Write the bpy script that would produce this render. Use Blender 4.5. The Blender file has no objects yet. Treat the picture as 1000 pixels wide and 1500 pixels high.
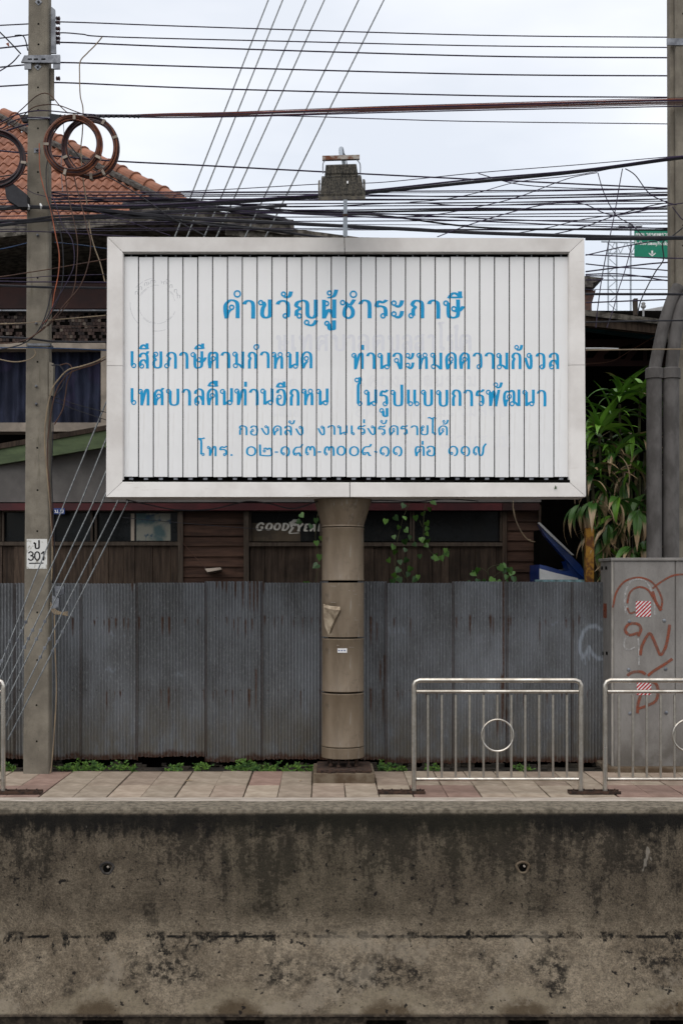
import bpy, math, random
from mathutils import Vector, Matrix, noise as mnoise
R = math.radians
random.seed(7)
sc = bpy.context.scene
COL = sc.collection

# ---------------------------------------------------------------- camera, world, sun, exposure
F, CX, HY, EYE = 1800.0, 475.0, 855.0, 1.8          # focal length / principal point of the view, eye height
cam = bpy.data.cameras.new("camera"); cam.sensor_width = 36; cam.lens = F / 1500 * 36
cam.shift_x = (500 - CX) / 1500; cam.shift_y = (HY - 750) / 1500; cam.clip_end = 2000; cam.clip_start = 0.05
cam.dof.use_dof = True; cam.dof.focus_distance = 8.5; cam.dof.aperture_fstop = 7.1
camo = bpy.data.objects.new("camera", cam); COL.objects.link(camo)
camo.location = (0, 0, EYE); camo.rotation_euler = (R(90), 0, 0); sc.camera = camo
SUN_EL, SUN_AZ = R(52), R(200)
w = bpy.data.worlds.new("World"); sc.world = w; w.use_nodes = True
nt = w.node_tree; nt.nodes.clear()
def wn(t): return nt.nodes.new(t)
out = wn('ShaderNodeOutputWorld'); add = wn('ShaderNodeAddShader')
bg1 = wn('ShaderNodeBackground'); bg2 = wn('ShaderNodeBackground')
sky = wn('ShaderNodeTexSky'); sky.sky_type = 'NISHITA'; sky.sun_disc = False
sky.sun_elevation = SUN_EL; sky.sun_rotation = SUN_AZ
nt.links.new(sky.outputs[0], bg1.inputs[0]); bg1.inputs[1].default_value = 0.05
tc = wn('ShaderNodeTexCoord'); sp = wn('ShaderNodeSeparateXYZ'); nt.links.new(tc.outputs['Generated'], sp.inputs[0])
mx = wn('ShaderNodeMath'); mx.operation = 'MAXIMUM'; nt.links.new(sp.outputs[2], mx.inputs[0]); mx.inputs[1].default_value = 0
ml = wn('ShaderNodeMath'); ml.operation = 'MULTIPLY_ADD'; nt.links.new(mx.outputs[0], ml.inputs[0]); ml.inputs[1].default_value = 0.62; ml.inputs[2].default_value = 0.53
mp = wn('ShaderNodeMapping'); mp.inputs['Scale'].default_value = (2.2, 2.2, 6.5); nt.links.new(tc.outputs['Generated'], mp.inputs[0])
nz = wn('ShaderNodeTexNoise'); nz.inputs['Scale'].default_value = 1.3; nz.inputs['Detail'].default_value = 5; nz.inputs['Roughness'].default_value = .5
nt.links.new(mp.outputs[0], nz.inputs['Vector'])
rp = wn('ShaderNodeValToRGB'); rp.color_ramp.elements[0].position = .34; rp.color_ramp.elements[0].color = (.88, .885, .895, 1)
rp.color_ramp.elements[1].position = .62; rp.color_ramp.elements[1].color = (1.14, 1.12, 1.09, 1)
nt.links.new(nz.outputs[0], rp.inputs[0]); nt.links.new(rp.outputs[0], bg2.inputs[0]); nt.links.new(ml.outputs[0], bg2.inputs[1])
nt.links.new(bg1.outputs[0], add.inputs[0]); nt.links.new(bg2.outputs[0], add.inputs[1]); nt.links.new(add.outputs[0], out.inputs[0])
sun = bpy.data.lights.new("sun", 'SUN'); sun.energy = 1.25; sun.angle = R(60); sun.color = (1, .95, .88)
suno = bpy.data.objects.new("sun", sun); COL.objects.link(suno)
suno.rotation_euler = (R(90) - SUN_EL, 0, R(180) - SUN_AZ + R(0)); suno.rotation_euler = (R(38), 0, R(-20)); suno.location = (0, -5, 20)
vs = sc.view_settings; vs.view_transform = 'Standard'; vs.look = 'None'; vs.gamma = 1; vs.exposure = 0.12
sc.cycles.use_denoising = True; sc.cycles.max_bounces = 6

# ---------------------------------------------------------------- helpers
def P(px, py, Y):                                    # a photograph position at distance Y -> world point
    return Vector(((px - CX) * Y / F, Y, EYE - (py - HY) * Y / F))

class MB:
    def __init__(s): s.v = []; s.f = []
    def face(s, pts):
        n = len(s.v); s.v += [Vector(p) for p in pts]; s.f.append(tuple(range(n, n + len(pts)))); return s
    def add(s, vs_, fs):
        n = len(s.v); s.v += [Vector(p) for p in vs_]; s.f += [tuple(i + n for i in f) for f in fs]; return s
    def box(s, a, b, bev=0):
        x0, y0, z0 = [min(a[i], b[i]) for i in range(3)]; x1, y1, z1 = [max(a[i], b[i]) for i in range(3)]
        if bev <= 0:
            return s.add([(x0,y0,z0),(x1,y0,z0),(x1,y1,z0),(x0,y1,z0),(x0,y0,z1),(x1,y0,z1),(x1,y1,z1),(x0,y1,z1)],
                     [(0,3,2,1),(4,5,6,7),(0,1,5,4),(1,2,6,5),(2,3,7,6),(3,0,4,7)])
        vs_ = []; e = bev
        for z, i in ((z0, e), (z0 + e, 0), (z1 - e, 0), (z1, e)):
            vs_ += [(x0+e,y0+i,z),(x1-e,y0+i,z),(x1-i,y0+e,z),(x1-i,y1-e,z),(x1-e,y1-i,z),(x0+e,y1-i,z),(x0+i,y1-e,z),(x0+i,y0+e,z)]
        fs = [tuple(range(7, -1, -1)), tuple(range(24, 32))]
        for k in range(3):
            for i in range(8): fs.append((k*8+i, k*8+(i+1)%8, k*8+8+(i+1)%8, k*8+8+i))
        return s.add(vs_, fs)
    def hull8(s, q, t):                                # q: 4 front points, t: depth vector -> slab
        t = Vector(t); a = [Vector(p) for p in q]; b = [p + t for p in a]
        n = len(a); fs = [tuple(range(n)), tuple(range(2*n-1, n-1, -1))]
        for i in range(n): fs.append((i, n+i, n+(i+1)%n, (i+1)%n))
        return s.add(a + b, fs)
    def tube(s, pts, r, n=6, cap=True, closed=False):
        pts = [Vector(p) for p in pts]; m = len(pts); rr = r if callable(r) else (lambda t: r)
        up = None; rings = []
        for i, p in enumerate(pts):
            if closed: d = pts[(i+1)%m] - pts[i-1]
            else: d = pts[min(i+1, m-1)] - pts[max(i-1, 0)]
            if d.length < 1e-9: d = Vector((0,0,1))
            d.normalize()
            if up is None: up = Vector((0,0,1)) if abs(d.z) < .9 else Vector((0,1,0))
            up = (up - d * up.dot(d))
            if up.length < 1e-6: up = d.orthogonal()
            up.normalize(); sd = d.cross(up); q = rr(i / max(1, m-1))
            rings.append([p + (up * math.cos(2*math.pi*k/n) + sd * math.sin(2*math.pi*k/n)) * q for k in range(n)])
        base = len(s.v)
        for g in rings: s.v += g
        for i in range(m if closed else m-1):
            j = (i+1) % m
            for k in range(n): s.f.append((base+i*n+k, base+i*n+(k+1)%n, base+j*n+(k+1)%n, base+j*n+k))
        if cap and not closed:
            s.f.append(tuple(base+k for k in range(n-1, -1, -1))); s.f.append(tuple(base+(m-1)*n+k for k in range(n)))
        return s
    def lathe(s, prof, c, n=24, axis='z'):
        base = len(s.v)
        for r, z in prof:
            for k in range(n):
                a = 2*math.pi*k/n
                if axis == 'z': s.v.append(Vector((c[0]+r*math.cos(a), c[1]+r*math.sin(a), c[2]+z)))
                elif axis == 'y': s.v.append(Vector((c[0]+r*math.cos(a), c[1]+z, c[2]+r*math.sin(a))))
                else: s.v.append(Vector((c[0]+z, c[1]+r*math.cos(a), c[2]+r*math.sin(a))))
        for i in range(len(prof)-1):
            for k in range(n): s.f.append((base+i*n+k, base+i*n+(k+1)%n, base+(i+1)*n+(k+1)%n, base+(i+1)*n+k))
        s.f.append(tuple(base+k for k in range(n-1,-1,-1))); s.f.append(tuple(base+(len(prof)-1)*n+k for k in range(n)))
        return s
    def mesh(s, name, mat=None, smooth=False):
        me = bpy.data.meshes.new(name); me.from_pydata([tuple(v) for v in s.v], [], s.f)
        if mat: me.materials.append(mat)
        if smooth:
            me.polygons.foreach_set('use_smooth', [True]*len(me.polygons))
            try: me.set_sharp_from_angle(angle=R(40))
            except Exception: pass
        me.update(); return me
    def build(s, name, mat, parent=None, smooth=False, origin=None, fix=True):
        me = s.mesh(name, mat, smooth)
        if fix:
            import bmesh
            b = bmesh.new(); b.from_mesh(me); bmesh.ops.recalc_face_normals(b, faces=b.faces); b.to_mesh(me); b.free()
        o = bpy.data.objects.new(name, me); COL.objects.link(o)
        if origin is not None: o.location = origin
        if parent is not None:
            o.parent = parent
            if origin is None: o.matrix_parent_inverse = Matrix.Translation(parent.location).inverted() if not parent.rotation_euler.x and not parent.rotation_euler.z else parent.matrix_basis.inverted()
            else: o.location = Vector(origin) - parent.location
        return o

def tag(o, label=None, cat=None, group=None, kind=None):
    if label: o['label'] = label
    if cat: o['category'] = cat
    if group: o['group'] = group
    if kind: o['kind'] = kind
    return o
def thing(name, label, cat, loc, group=None):
    o = bpy.data.objects.new(name, None); COL.objects.link(o); o.location = loc; o.empty_display_size = .1
    return tag(o, label, cat, group)
def copy_to(src, parent, loc, rot=None, scl=None):
    o = src.copy(); COL.objects.link(o); o.parent = parent; o.matrix_parent_inverse = Matrix(); o.location = loc
    if rot is not None: o.rotation_euler = rot
    if scl is not None: o.scale = scl
    return o
def crom(pts, k=6):
    pts = [Vector(p) for p in pts]
    if len(pts) < 3: return pts
    o = []
    for i in range(len(pts)-1):
        p0, p1, p2, p3 = pts[max(i-1,0)], pts[i], pts[i+1], pts[min(i+2, len(pts)-1)]
        for j in range(k):
            t = j/k; o.append(.5*((2*p1)+(p2-p0)*t+(2*p0-5*p1+4*p2-p3)*t*t+(3*p1-p0-3*p2+p3)*t**3))
    o.append(pts[-1]); return o

# ---------------------------------------------------------------- materials
class M:
    def __init__(s, name, rough=.8, metal=0, spec=.3):
        s.m = bpy.data.materials.new(name); s.m.use_nodes = True; s.t = s.m.node_tree
        s.b = s.t.nodes['Principled BSDF']; s.b.inputs['Roughness'].default_value = rough
        s.b.inputs['Metallic'].default_value = metal; s.b.inputs['Specular IOR Level'].default_value = spec
        s.tc = s.t.nodes.new('ShaderNodeTexCoord')
    def n(s, t): return s.t.nodes.new(t)
    def L(s, a, b): s.t.links.new(a, b)
    def put(s, sock, v):
        if hasattr(v, 'is_linked') or hasattr(v, 'links'): s.L(v, sock)
        else: sock.default_value = v if not isinstance(v, tuple) or len(v) != 3 or sock.type != 'RGBA' else (*v, 1)
    def vec(s, scale=(1,1,1), src='Object', rot=(0,0,0)):
        m = s.n('ShaderNodeMapping'); s.L(s.tc.outputs[src], m.inputs[0]); m.inputs['Scale'].default_value = scale; m.inputs['Rotation'].default_value = rot
        return m.outputs[0]
    def noise(s, scale, detail=4, rough=.55, vec=None, dist=0):
        q = s.n('ShaderNodeTexNoise'); q.inputs['Scale'].default_value = scale; q.inputs['Detail'].default_value = detail
        q.inputs['Roughness'].default_value = rough; q.inputs['Distortion'].default_value = dist
        s.L(vec if vec is not None else s.tc.outputs['Object'], q.inputs['Vector']); return q.outputs[0]
    def math(s, op, a, b=0, c=0, clamp=False):
        q = s.n('ShaderNodeMath'); q.operation = op; q.use_clamp = clamp
        s.put(q.inputs[0], a); s.put(q.inputs[1], b); s.put(q.inputs[2], c); return q.outputs[0]
    def map(s, v, a, b, c=0., d=1.):
        q = s.n('ShaderNodeMapRange'); q.interpolation_type = 'SMOOTHSTEP'; s.put(q.inputs[0], v)
        for i, x in enumerate((a, b, c, d)): q.inputs[i+1].default_value = x
        return q.outputs[0]
    def mix(s, f, a, b, mode='MIX'):
        q = s.n('ShaderNodeMix'); q.data_type = 'RGBA'; q.blend_type = mode
        s.put(q.inputs[0], f); s.put(q.inputs[6], a); s.put(q.inputs[7], b); return q.outputs[2]
    def xyz(s, src='Object'):
        q = s.n('ShaderNodeSeparateXYZ'); s.L(s.tc.outputs[src], q.inputs[0]); return q.outputs
    def attr(s, name):
        q = s.n('ShaderNodeAttribute'); q.attribute_name = name; return q
    def rnd(s): return s.n('ShaderNodeObjectInfo').outputs['Random']
    def col(s, v): s.put(s.b.inputs['Base Color'], v); return s
    def rough(s, v): s.put(s.b.inputs['Roughness'], v); return s
    def bump(s, h, st=.3, d=.01):
        q = s.n('ShaderNodeBump'); q.inputs['Strength'].default_value = st; q.inputs['Distance'].default_value = d
        s.L(h, q.inputs['Height']); s.L(q.outputs[0], s.b.inputs['Normal']); return s
def simple(name, c, c2=None, scale=6, rough=.8, metal=0, bump=.2, spec=.3, vary=0, stretch=(1,1,1), lo=.35, hi=.65, bd=.004):
    m = M(name, rough, metal, spec); c2 = c2 or tuple(x*.65 for x in c)
    v = m.vec(stretch); n1 = m.noise(scale, 6, .6, v)
    col = m.mix(m.map(n1, lo, hi), c2, c)
    if vary:
        r = m.rnd(); col = m.mix(1.0, col, m.mix(r, (1-vary,)*3, (1+vary*.5,)*3), 'MULTIPLY')
    m.col(col)
    if bump: m.bump(m.noise(scale*6, 4, .6, v), bump, bd)
    return m.m

MT = {}
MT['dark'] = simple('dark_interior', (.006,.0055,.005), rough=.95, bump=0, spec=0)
MT['black'] = simple('black_rubber', (.012,.012,.016), (.02,.02,.025), 20, .6, bump=0)
MT['wire'] = simple('wire_sheath', (.03,.018,.05), (.02,.014,.03), 10, .55, bump=0)
MT['wire_brown'] = simple('brown_wire', (.075,.035,.02), (.04,.02,.015), 10, .55, bump=0)
MT['wire_red'] = simple('reddish_wire', (.13,.05,.045), (.06,.03,.035), 2, .55, bump=0)
MT['wire_orange'] = simple('orange_wire', (.32,.08,.03), (.2,.06,.03), 6, .5, bump=0)
MT['wire_beige'] = simple('beige_wire', (.25,.19,.12), (.17,.13,.09), 6, .6, bump=0)
MT['wire_blue'] = simple('blue_wire', (.02,.05,.12), None, 6, .5, bump=0)
MT['guy'] = simple('galvanised_strand', (.15,.16,.165), (.08,.085,.09), 40, .45, .4, bump=0)
MT['steel'] = simple('galvanised_steel', (.22,.23,.25), (.11,.115,.13), 12, .5, .5, bump=.1)
MT['rusty'] = simple('rusty_steel', (.065,.036,.024), (.022,.015,.012), 30, .85, .1, bump=.5)
MT['conc_pole'] = None
def pole_mat():
    m = M('weathered_pole_concrete', .9); n1 = m.noise(3, 6, .65); n2 = m.noise(60, 3, .6); n3 = m.noise(2.2, 5, .7, m.vec((6, 6, .7)))
    c = m.mix(m.map(n1, .35, .7), (.135,.119,.095), (.225,.20,.16)); c = m.mix(m.map(n3, .55, .75), c, (.10,.088,.064))
    c = m.mix(m.map(n2, .62, .75), c, (.06,.052,.042)); m.col(c); m.bump(m.noise(90, 5, .65), .5, .004); return m.m
MT['conc_pole'] = pole_mat()
def panel_white():
    m = M('white_enamel_slat', .42, 0, .35); n1 = m.noise(1.6, 5, .6, m.vec((1, 1, 1)))
    c = m.mix(m.map(n1, .3, .7), (.745,.74,.735), (.80,.795,.79))
    c = m.mix(m.map(m.noise(45, 3, .7), .72, .8), c, (.5,.49,.47)); c = m.mix(m.map(m.noise(3, 6, .7, m.vec((6, 1, .5))), .55, .72, 0, .6), c, (.62,.60,.57)); r = m.rnd()
    c = m.mix(1.0, c, m.mix(r, (.955,.955,.96), (1.0,1.0,1.0)), 'MULTIPLY'); m.col(c); m.bump(m.noise(200, 2), .06, .001); return m.m
MT['slat'] = panel_white()
def frame_white():
    m = M('off_white_frame_metal', .4, 0, .4); n1 = m.noise(2.4, 6, .6)
    c = m.mix(m.map(n1, .3, .7), (.59,.555,.525), (.73,.70,.67)); n2 = m.noise(5, 6, .7, m.vec((.6, 1, 5)))
    c = m.mix(m.map(n2, .60, .78, 0, .55), c, (.34,.27,.2)); c = m.mix(m.map(m.noise(70, 3, .6), .72, .78, 0, .7), c, (.2,.16,.13)); m.col(c)
    m.bump(m.noise(1.4, 2), .3, .01); return m.m
MT['frame'] = frame_white()
MT['ink'] = simple('blue_sign_paint', (.0,.30,.60), (.0,.27,.53), 30, .45, bump=0, lo=.3, hi=.8)
MT['ghost'] = simple('faded_old_print', (.665,.668,.70), (.70,.70,.73), 20, .5, bump=0)
MT['ghost2'] = simple('nearly_gone_print', (.72,.718,.728), (.745,.742,.748), 20, .5, bump=0)
MT['ghost3'] = simple('scratched_seal_print', (.42,.42,.43), (.62,.62,.64), 60, .5, bump=0)
def clad():
    m = M('stained_steel_cladding', .5, .08, .4); v = m.vec((2.2, 2.2, .6)); n1 = m.noise(2.5, 6, .6, v)
    c = m.mix(m.map(n1, .3, .7), (.120,.088,.057), (.185,.142,.098)); c = m.mix(m.map(m.noise(9, 6, .7, m.vec((3, 3, .25))), .55, .68, 0, .55), c, (.27,.25,.22))
    c = m.mix(m.map(m.noise(5, 8, .75), .55, .66, 0, .55), c, (.075,.055,.038)); c = m.mix(m.map(m.noise(130, 3, .6), .6, .75, 0, .7), c, (.07,.055,.042)); m.col(c); m.rough(m.map(m.noise(6, 4), .3, .7, .42, .62)); m.bump(m.noise(1.5, 3), .35, .02); return m.m
MT['clad'] = clad()
MT['clad_lit'] = simple('lit_crease_cladding', (.40,.33,.24), (.22,.17,.12), 14, .4, .3, bump=.3)  # paler cladding: brightness of the dent's lit crease put into colour
def fence_mat():
    m = M('weathered_corrugated_zinc', .62, .25, .35); x, y, z = m.xyz()
    n1 = m.noise(1.6, 6, .62, m.vec((1.6, 1, .8))); n2 = m.noise(4, 6, .7, m.vec((9, 1, .5))); n3 = m.noise(55, 4, .65, m.vec((1, 1, .6)))
    c = m.mix(m.map(n1, .32, .7), (.105,.108,.112), (.182,.193,.210)); c = m.mix(m.map(n2, .54, .74, 0, .5), c, (.052,.05,.048))
    c = m.mix(m.map(n3, .5, .72, 0, .7), c, (.27,.28,.29)); r = m.rnd(); c = m.mix(1., c, m.mix(r, (.90,.90,.90), (1.06,1.06,1.06)), 'MULTIPLY')
    low = m.math('MULTIPLY', m.map(z, .95, .10), m.map(m.noise(3, 6, .7, m.vec((2.5, 1, 1))), .3, .62))
    c = m.mix(m.math('MULTIPLY', low, .8), c, (.13,.115,.09))
    a = m.attr('rust').outputs['Fac']; ra = m.math('MULTIPLY', a, m.map(m.noise(30, 5, .7), .2, .55), clamp=True)
    c = m.mix(ra, c, m.mix(m.noise(20), (.030,.014,.009), (.085,.036,.018)))
    g = m.attr('spray').outputs['Fac']; c = m.mix(m.math('MULTIPLY', g, .75), c, (.33,.37,.42)); m.col(c)
    m.put(m.b.inputs['Metallic'], m.math('SUBTRACT', .25, m.math('MULTIPLY', ra, .25), clamp=True)); m.bump(n3, .25, .004); return m.m
MT['fence'] = fence_mat()
def steel_rail():
    m = M('stained_stainless_steel', .3, .9, .5); n1 = m.noise(6, 5, .7); c = m.mix(m.map(n1, .35, .68), (.36,.32,.27), (.64,.60,.54))
    c = m.mix(m.map(m.noise(3, 6, .75), .66, .76, 0, .8), c, (.24,.12,.05)); m.col(c); m.rough(m.map(n1, .3, .7, .42, .26)); return m.m
MT['rail'] = steel_rail()
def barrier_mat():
    m = M('mould_stained_shaded_concrete', .95, 0, .15); x, y, z = m.xyz()
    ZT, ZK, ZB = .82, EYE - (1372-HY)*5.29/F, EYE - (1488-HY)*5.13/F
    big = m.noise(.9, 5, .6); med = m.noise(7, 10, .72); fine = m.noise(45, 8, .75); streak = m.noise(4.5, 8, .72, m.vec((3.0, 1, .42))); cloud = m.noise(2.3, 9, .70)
    up = m.mix(m.map(med, .36, .66), (.076,.061,.045), (.138,.113,.084)); lo = m.mix(m.map(cloud, .38, .64), (.110,.088,.064), (.205,.170,.128))  # base tones taken darker overall to hold overhead shade; mould goes over them
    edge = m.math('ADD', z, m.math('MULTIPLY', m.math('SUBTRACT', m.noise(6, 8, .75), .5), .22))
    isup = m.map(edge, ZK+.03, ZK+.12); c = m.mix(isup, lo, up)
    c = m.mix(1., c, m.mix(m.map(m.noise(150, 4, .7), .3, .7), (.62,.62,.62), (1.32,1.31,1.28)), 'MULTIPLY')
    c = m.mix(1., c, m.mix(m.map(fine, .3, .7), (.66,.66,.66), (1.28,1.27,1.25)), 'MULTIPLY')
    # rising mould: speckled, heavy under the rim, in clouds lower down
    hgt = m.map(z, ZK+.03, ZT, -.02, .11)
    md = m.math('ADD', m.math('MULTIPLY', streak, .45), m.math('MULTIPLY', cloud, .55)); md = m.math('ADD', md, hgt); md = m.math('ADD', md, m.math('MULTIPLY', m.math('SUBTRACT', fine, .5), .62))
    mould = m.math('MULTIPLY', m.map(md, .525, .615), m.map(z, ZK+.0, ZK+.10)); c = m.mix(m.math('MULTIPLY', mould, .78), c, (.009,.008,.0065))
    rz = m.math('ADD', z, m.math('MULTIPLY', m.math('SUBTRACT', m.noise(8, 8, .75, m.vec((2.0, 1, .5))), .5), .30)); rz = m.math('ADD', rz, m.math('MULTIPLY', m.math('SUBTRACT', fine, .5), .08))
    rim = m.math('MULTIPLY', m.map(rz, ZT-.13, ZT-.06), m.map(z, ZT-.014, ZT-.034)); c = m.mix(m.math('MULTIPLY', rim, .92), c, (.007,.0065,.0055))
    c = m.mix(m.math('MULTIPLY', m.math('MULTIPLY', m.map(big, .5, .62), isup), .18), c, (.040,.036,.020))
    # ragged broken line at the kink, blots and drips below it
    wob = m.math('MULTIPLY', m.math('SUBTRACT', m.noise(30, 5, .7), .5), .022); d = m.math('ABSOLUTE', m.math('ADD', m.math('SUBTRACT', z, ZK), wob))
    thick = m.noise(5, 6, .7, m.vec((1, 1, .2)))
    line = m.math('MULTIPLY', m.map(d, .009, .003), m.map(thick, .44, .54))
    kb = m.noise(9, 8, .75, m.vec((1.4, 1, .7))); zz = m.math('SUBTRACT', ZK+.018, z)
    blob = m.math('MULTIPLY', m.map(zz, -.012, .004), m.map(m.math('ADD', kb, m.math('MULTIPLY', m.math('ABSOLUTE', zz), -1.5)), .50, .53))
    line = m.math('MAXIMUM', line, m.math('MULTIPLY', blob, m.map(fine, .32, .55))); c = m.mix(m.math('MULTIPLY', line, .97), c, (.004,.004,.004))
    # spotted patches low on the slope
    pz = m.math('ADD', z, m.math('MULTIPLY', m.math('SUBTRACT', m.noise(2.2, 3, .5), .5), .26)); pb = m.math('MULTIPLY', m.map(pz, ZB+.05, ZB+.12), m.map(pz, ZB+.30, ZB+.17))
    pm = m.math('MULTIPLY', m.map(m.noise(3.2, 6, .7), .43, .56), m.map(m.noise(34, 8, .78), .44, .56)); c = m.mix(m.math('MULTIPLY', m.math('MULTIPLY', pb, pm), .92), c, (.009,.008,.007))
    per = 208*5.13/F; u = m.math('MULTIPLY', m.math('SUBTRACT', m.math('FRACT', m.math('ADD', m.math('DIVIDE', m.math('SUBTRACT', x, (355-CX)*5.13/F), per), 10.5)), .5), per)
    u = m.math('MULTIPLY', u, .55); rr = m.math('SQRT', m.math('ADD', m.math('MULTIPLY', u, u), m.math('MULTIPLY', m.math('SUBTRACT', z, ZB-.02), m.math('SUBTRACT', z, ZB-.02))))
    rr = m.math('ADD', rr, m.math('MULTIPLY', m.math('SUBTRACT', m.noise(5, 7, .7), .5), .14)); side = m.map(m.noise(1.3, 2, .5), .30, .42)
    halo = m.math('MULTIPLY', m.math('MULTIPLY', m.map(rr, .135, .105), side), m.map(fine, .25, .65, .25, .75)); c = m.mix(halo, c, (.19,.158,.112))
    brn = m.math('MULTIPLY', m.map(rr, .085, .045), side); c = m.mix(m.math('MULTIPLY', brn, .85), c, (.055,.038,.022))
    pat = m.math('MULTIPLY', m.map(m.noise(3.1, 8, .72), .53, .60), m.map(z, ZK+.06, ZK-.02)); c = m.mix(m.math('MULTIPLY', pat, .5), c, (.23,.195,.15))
    toe = m.map(z, ZB+.010, ZB-.002); c = m.mix(m.math('MULTIPLY', toe, .9), c, m.mix(m.map(m.noise(40, 4), .45, .6), (.016,.012,.010), (.05,.038,.028)))  # toe face darkened: its shadow and its dirt both put into colour
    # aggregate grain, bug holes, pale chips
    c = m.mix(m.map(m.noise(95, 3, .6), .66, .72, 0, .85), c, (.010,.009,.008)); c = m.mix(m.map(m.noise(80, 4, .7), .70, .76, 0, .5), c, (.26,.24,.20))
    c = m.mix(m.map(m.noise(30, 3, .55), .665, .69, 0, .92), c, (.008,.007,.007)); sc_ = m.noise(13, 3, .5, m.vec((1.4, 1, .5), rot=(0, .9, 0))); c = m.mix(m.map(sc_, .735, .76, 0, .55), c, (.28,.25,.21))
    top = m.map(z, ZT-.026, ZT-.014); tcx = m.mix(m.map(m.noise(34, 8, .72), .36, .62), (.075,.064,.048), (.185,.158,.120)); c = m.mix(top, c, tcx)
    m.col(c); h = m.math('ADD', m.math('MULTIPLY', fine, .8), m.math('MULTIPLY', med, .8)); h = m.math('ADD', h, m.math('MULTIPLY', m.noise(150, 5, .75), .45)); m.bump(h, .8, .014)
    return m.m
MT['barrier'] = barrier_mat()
def tile_mat():
    m = M('worn_paving_tile', .85, 0, .25); a = m.attr('tint'); a.attribute_type = 'OBJECT'
    n1 = m.noise(5, 6, .65); n2 = m.noise(3, 5, .7, m.vec((.7, 4, 1)))
    c = m.mix(m.map(n1, .3, .7), (.245,.195,.145), (.385,.32,.25)); c = m.mix(m.math('MULTIPLY', a.outputs['Fac'], .85), c, m.mix(m.map(n1, .3, .7), (.19,.115,.092), (.28,.18,.148)))
    c = m.mix(m.map(n2, .52, .75, 0, .6), c, (.075,.058,.045)); c = m.mix(m.map(m.noise(4, 4, .6, m.vec((.5, 5, 1))), .6, .72, 0, .5), c, (.27,.16,.08))
    r = m.rnd(); c = m.mix(1., c, m.mix(r, (.8,.8,.8), (1.08,1.08,1.08)), 'MULTIPLY')
    c = m.mix(m.map(m.noise(90, 3), .66, .76, 0, .6), c, (.05,.045,.04)); m.col(c); m.bump(m.noise(40, 5, .6), .35, .004); return m.m
MT['tile'] = tile_mat()
MT['dirt'] = simple('dark_soil', (.035,.028,.02), (.014,.012,.009), 6, .95, bump=.8, bd=.03)
MT['asphalt'] = simple('worn_asphalt', (.055,.054,.052), (.035,.034,.033), 4, .9, bump=.4)
MT['kerb'] = simple('pale_kerb_concrete', (.40,.35,.30), (.27,.23,.19), 5, .9, bump=.3, stretch=(1,4,1))
MT['footing'] = simple('stained_footing_concrete', (.15,.12,.085), (.075,.05,.03), 6, .9, bump=.4)
def wood(name, a, b, vary=.35, vert=True):
    m = M(name, .85, 0, .2); st = (9, 9, .8) if vert else (.8, 9, 9); n1 = m.noise(3, 6, .7, m.vec(st)); n2 = m.noise(2.2, 5, .6)
    c = m.mix(m.map(n1, .32, .68), b, a); c = m.mix(m.map(n2, .5, .72, 0, .6), c, tuple(x*.4 for x in b)); r = m.rnd()
    c = m.mix(1., c, m.mix(r, (1-vary,)*3, (1.1,)*3), 'MULTIPLY'); m.col(c); m.bump(n1, .4, .006); return m.m
MT['board'] = wood('old_brown_board', (.078,.054,.039), (.028,.019,.014))
MT['siding'] = wood('reddish_siding_plank', (.085,.046,.032), (.034,.019,.014), .4, False)
MT['fr_wood'] = wood('window_frame_wood', (.075,.058,.045), (.04,.03,.023), .1)
MT['redbeam'] = simple('dark_red_paint', (.075,.012,.014), (.04,.008,.01), 3, .6, bump=.1)
MT['maroon'] = simple('maroon_boards', (.030,.009,.007), (.015,.005,.005), 3, .7, bump=.1)
MT['green'] = simple('pale_green_paint', (.085,.115,.055), (.055,.075,.038), 4, .8, bump=.2, stretch=(1,1,3))
MT['greywall'] = simple('grey_render', (.145,.135,.128), (.095,.088,.084), 2.2, .9, bump=.2)
MT['cream'] = simple('cream_ledge_paint', (.33,.28,.23), (.2,.17,.14), 4, .8, bump=.1)
MT['greyroof'] = simple('mossy_grey_sheet', (.15,.135,.115), (.045,.04,.033), 12, .95, bump=.5, lo=.4, hi=.6, bd=.02)
MT['rooftile'] = None
def rooftile():
    m = M('terracotta_roof_tile', .75, 0, .3); n1 = m.noise(2.4, 6, .7); r = m.rnd()
    c = m.mix(m.map(n1, .3, .7), (.19,.078,.046), (.33,.138,.080)); c = m.mix(m.map(m.noise(4, 6, .75, m.vec((5, 1, 1))), .56, .72, 0, .6), c, (.08,.05,.038))
    c = m.mix(1., c, m.mix(r, (.72,.72,.74), (1.05,1.05,1.05)), 'MULTIPLY'); m.col(c); m.bump(m.noise(30), .2, .004); return m.m
MT['rooftile'] = rooftile()
MT['mortar'] = simple('dirty_ridge_mortar', (.10,.09,.08), (.03,.026,.024), 14, .95, bump=.6, bd=.02)
def glass_dark():
    m = M('dusty_dark_glass', .25, 0, .12); n1 = m.noise(4, 6, .7); c = m.mix(m.map(n1, .4, .75), (.004,.005,.006), (.013,.015,.017)); m.col(c); m.rough(m.map(n1, .3, .7, .12, .4)); return m.m
MT['glass'] = glass_dark()
def curtain():
    m = M('navy_curtain_cloth', .8, 0, .2); n1 = m.noise(2, 5, .6, m.vec((2, 1, .6))); c = m.mix(m.map(n1, .35, .65), (.010,.012,.024), (.026,.032,.060))
    c = m.mix(m.map(m.noise(3, 3, .5), .55, .7, 0, .5), c, (.04,.03,.07)); m.col(c); m.bump(m.noise(60), .1, .002); return m.m
MT['curtain'] = curtain()
MT['cabinet'] = None
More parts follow.
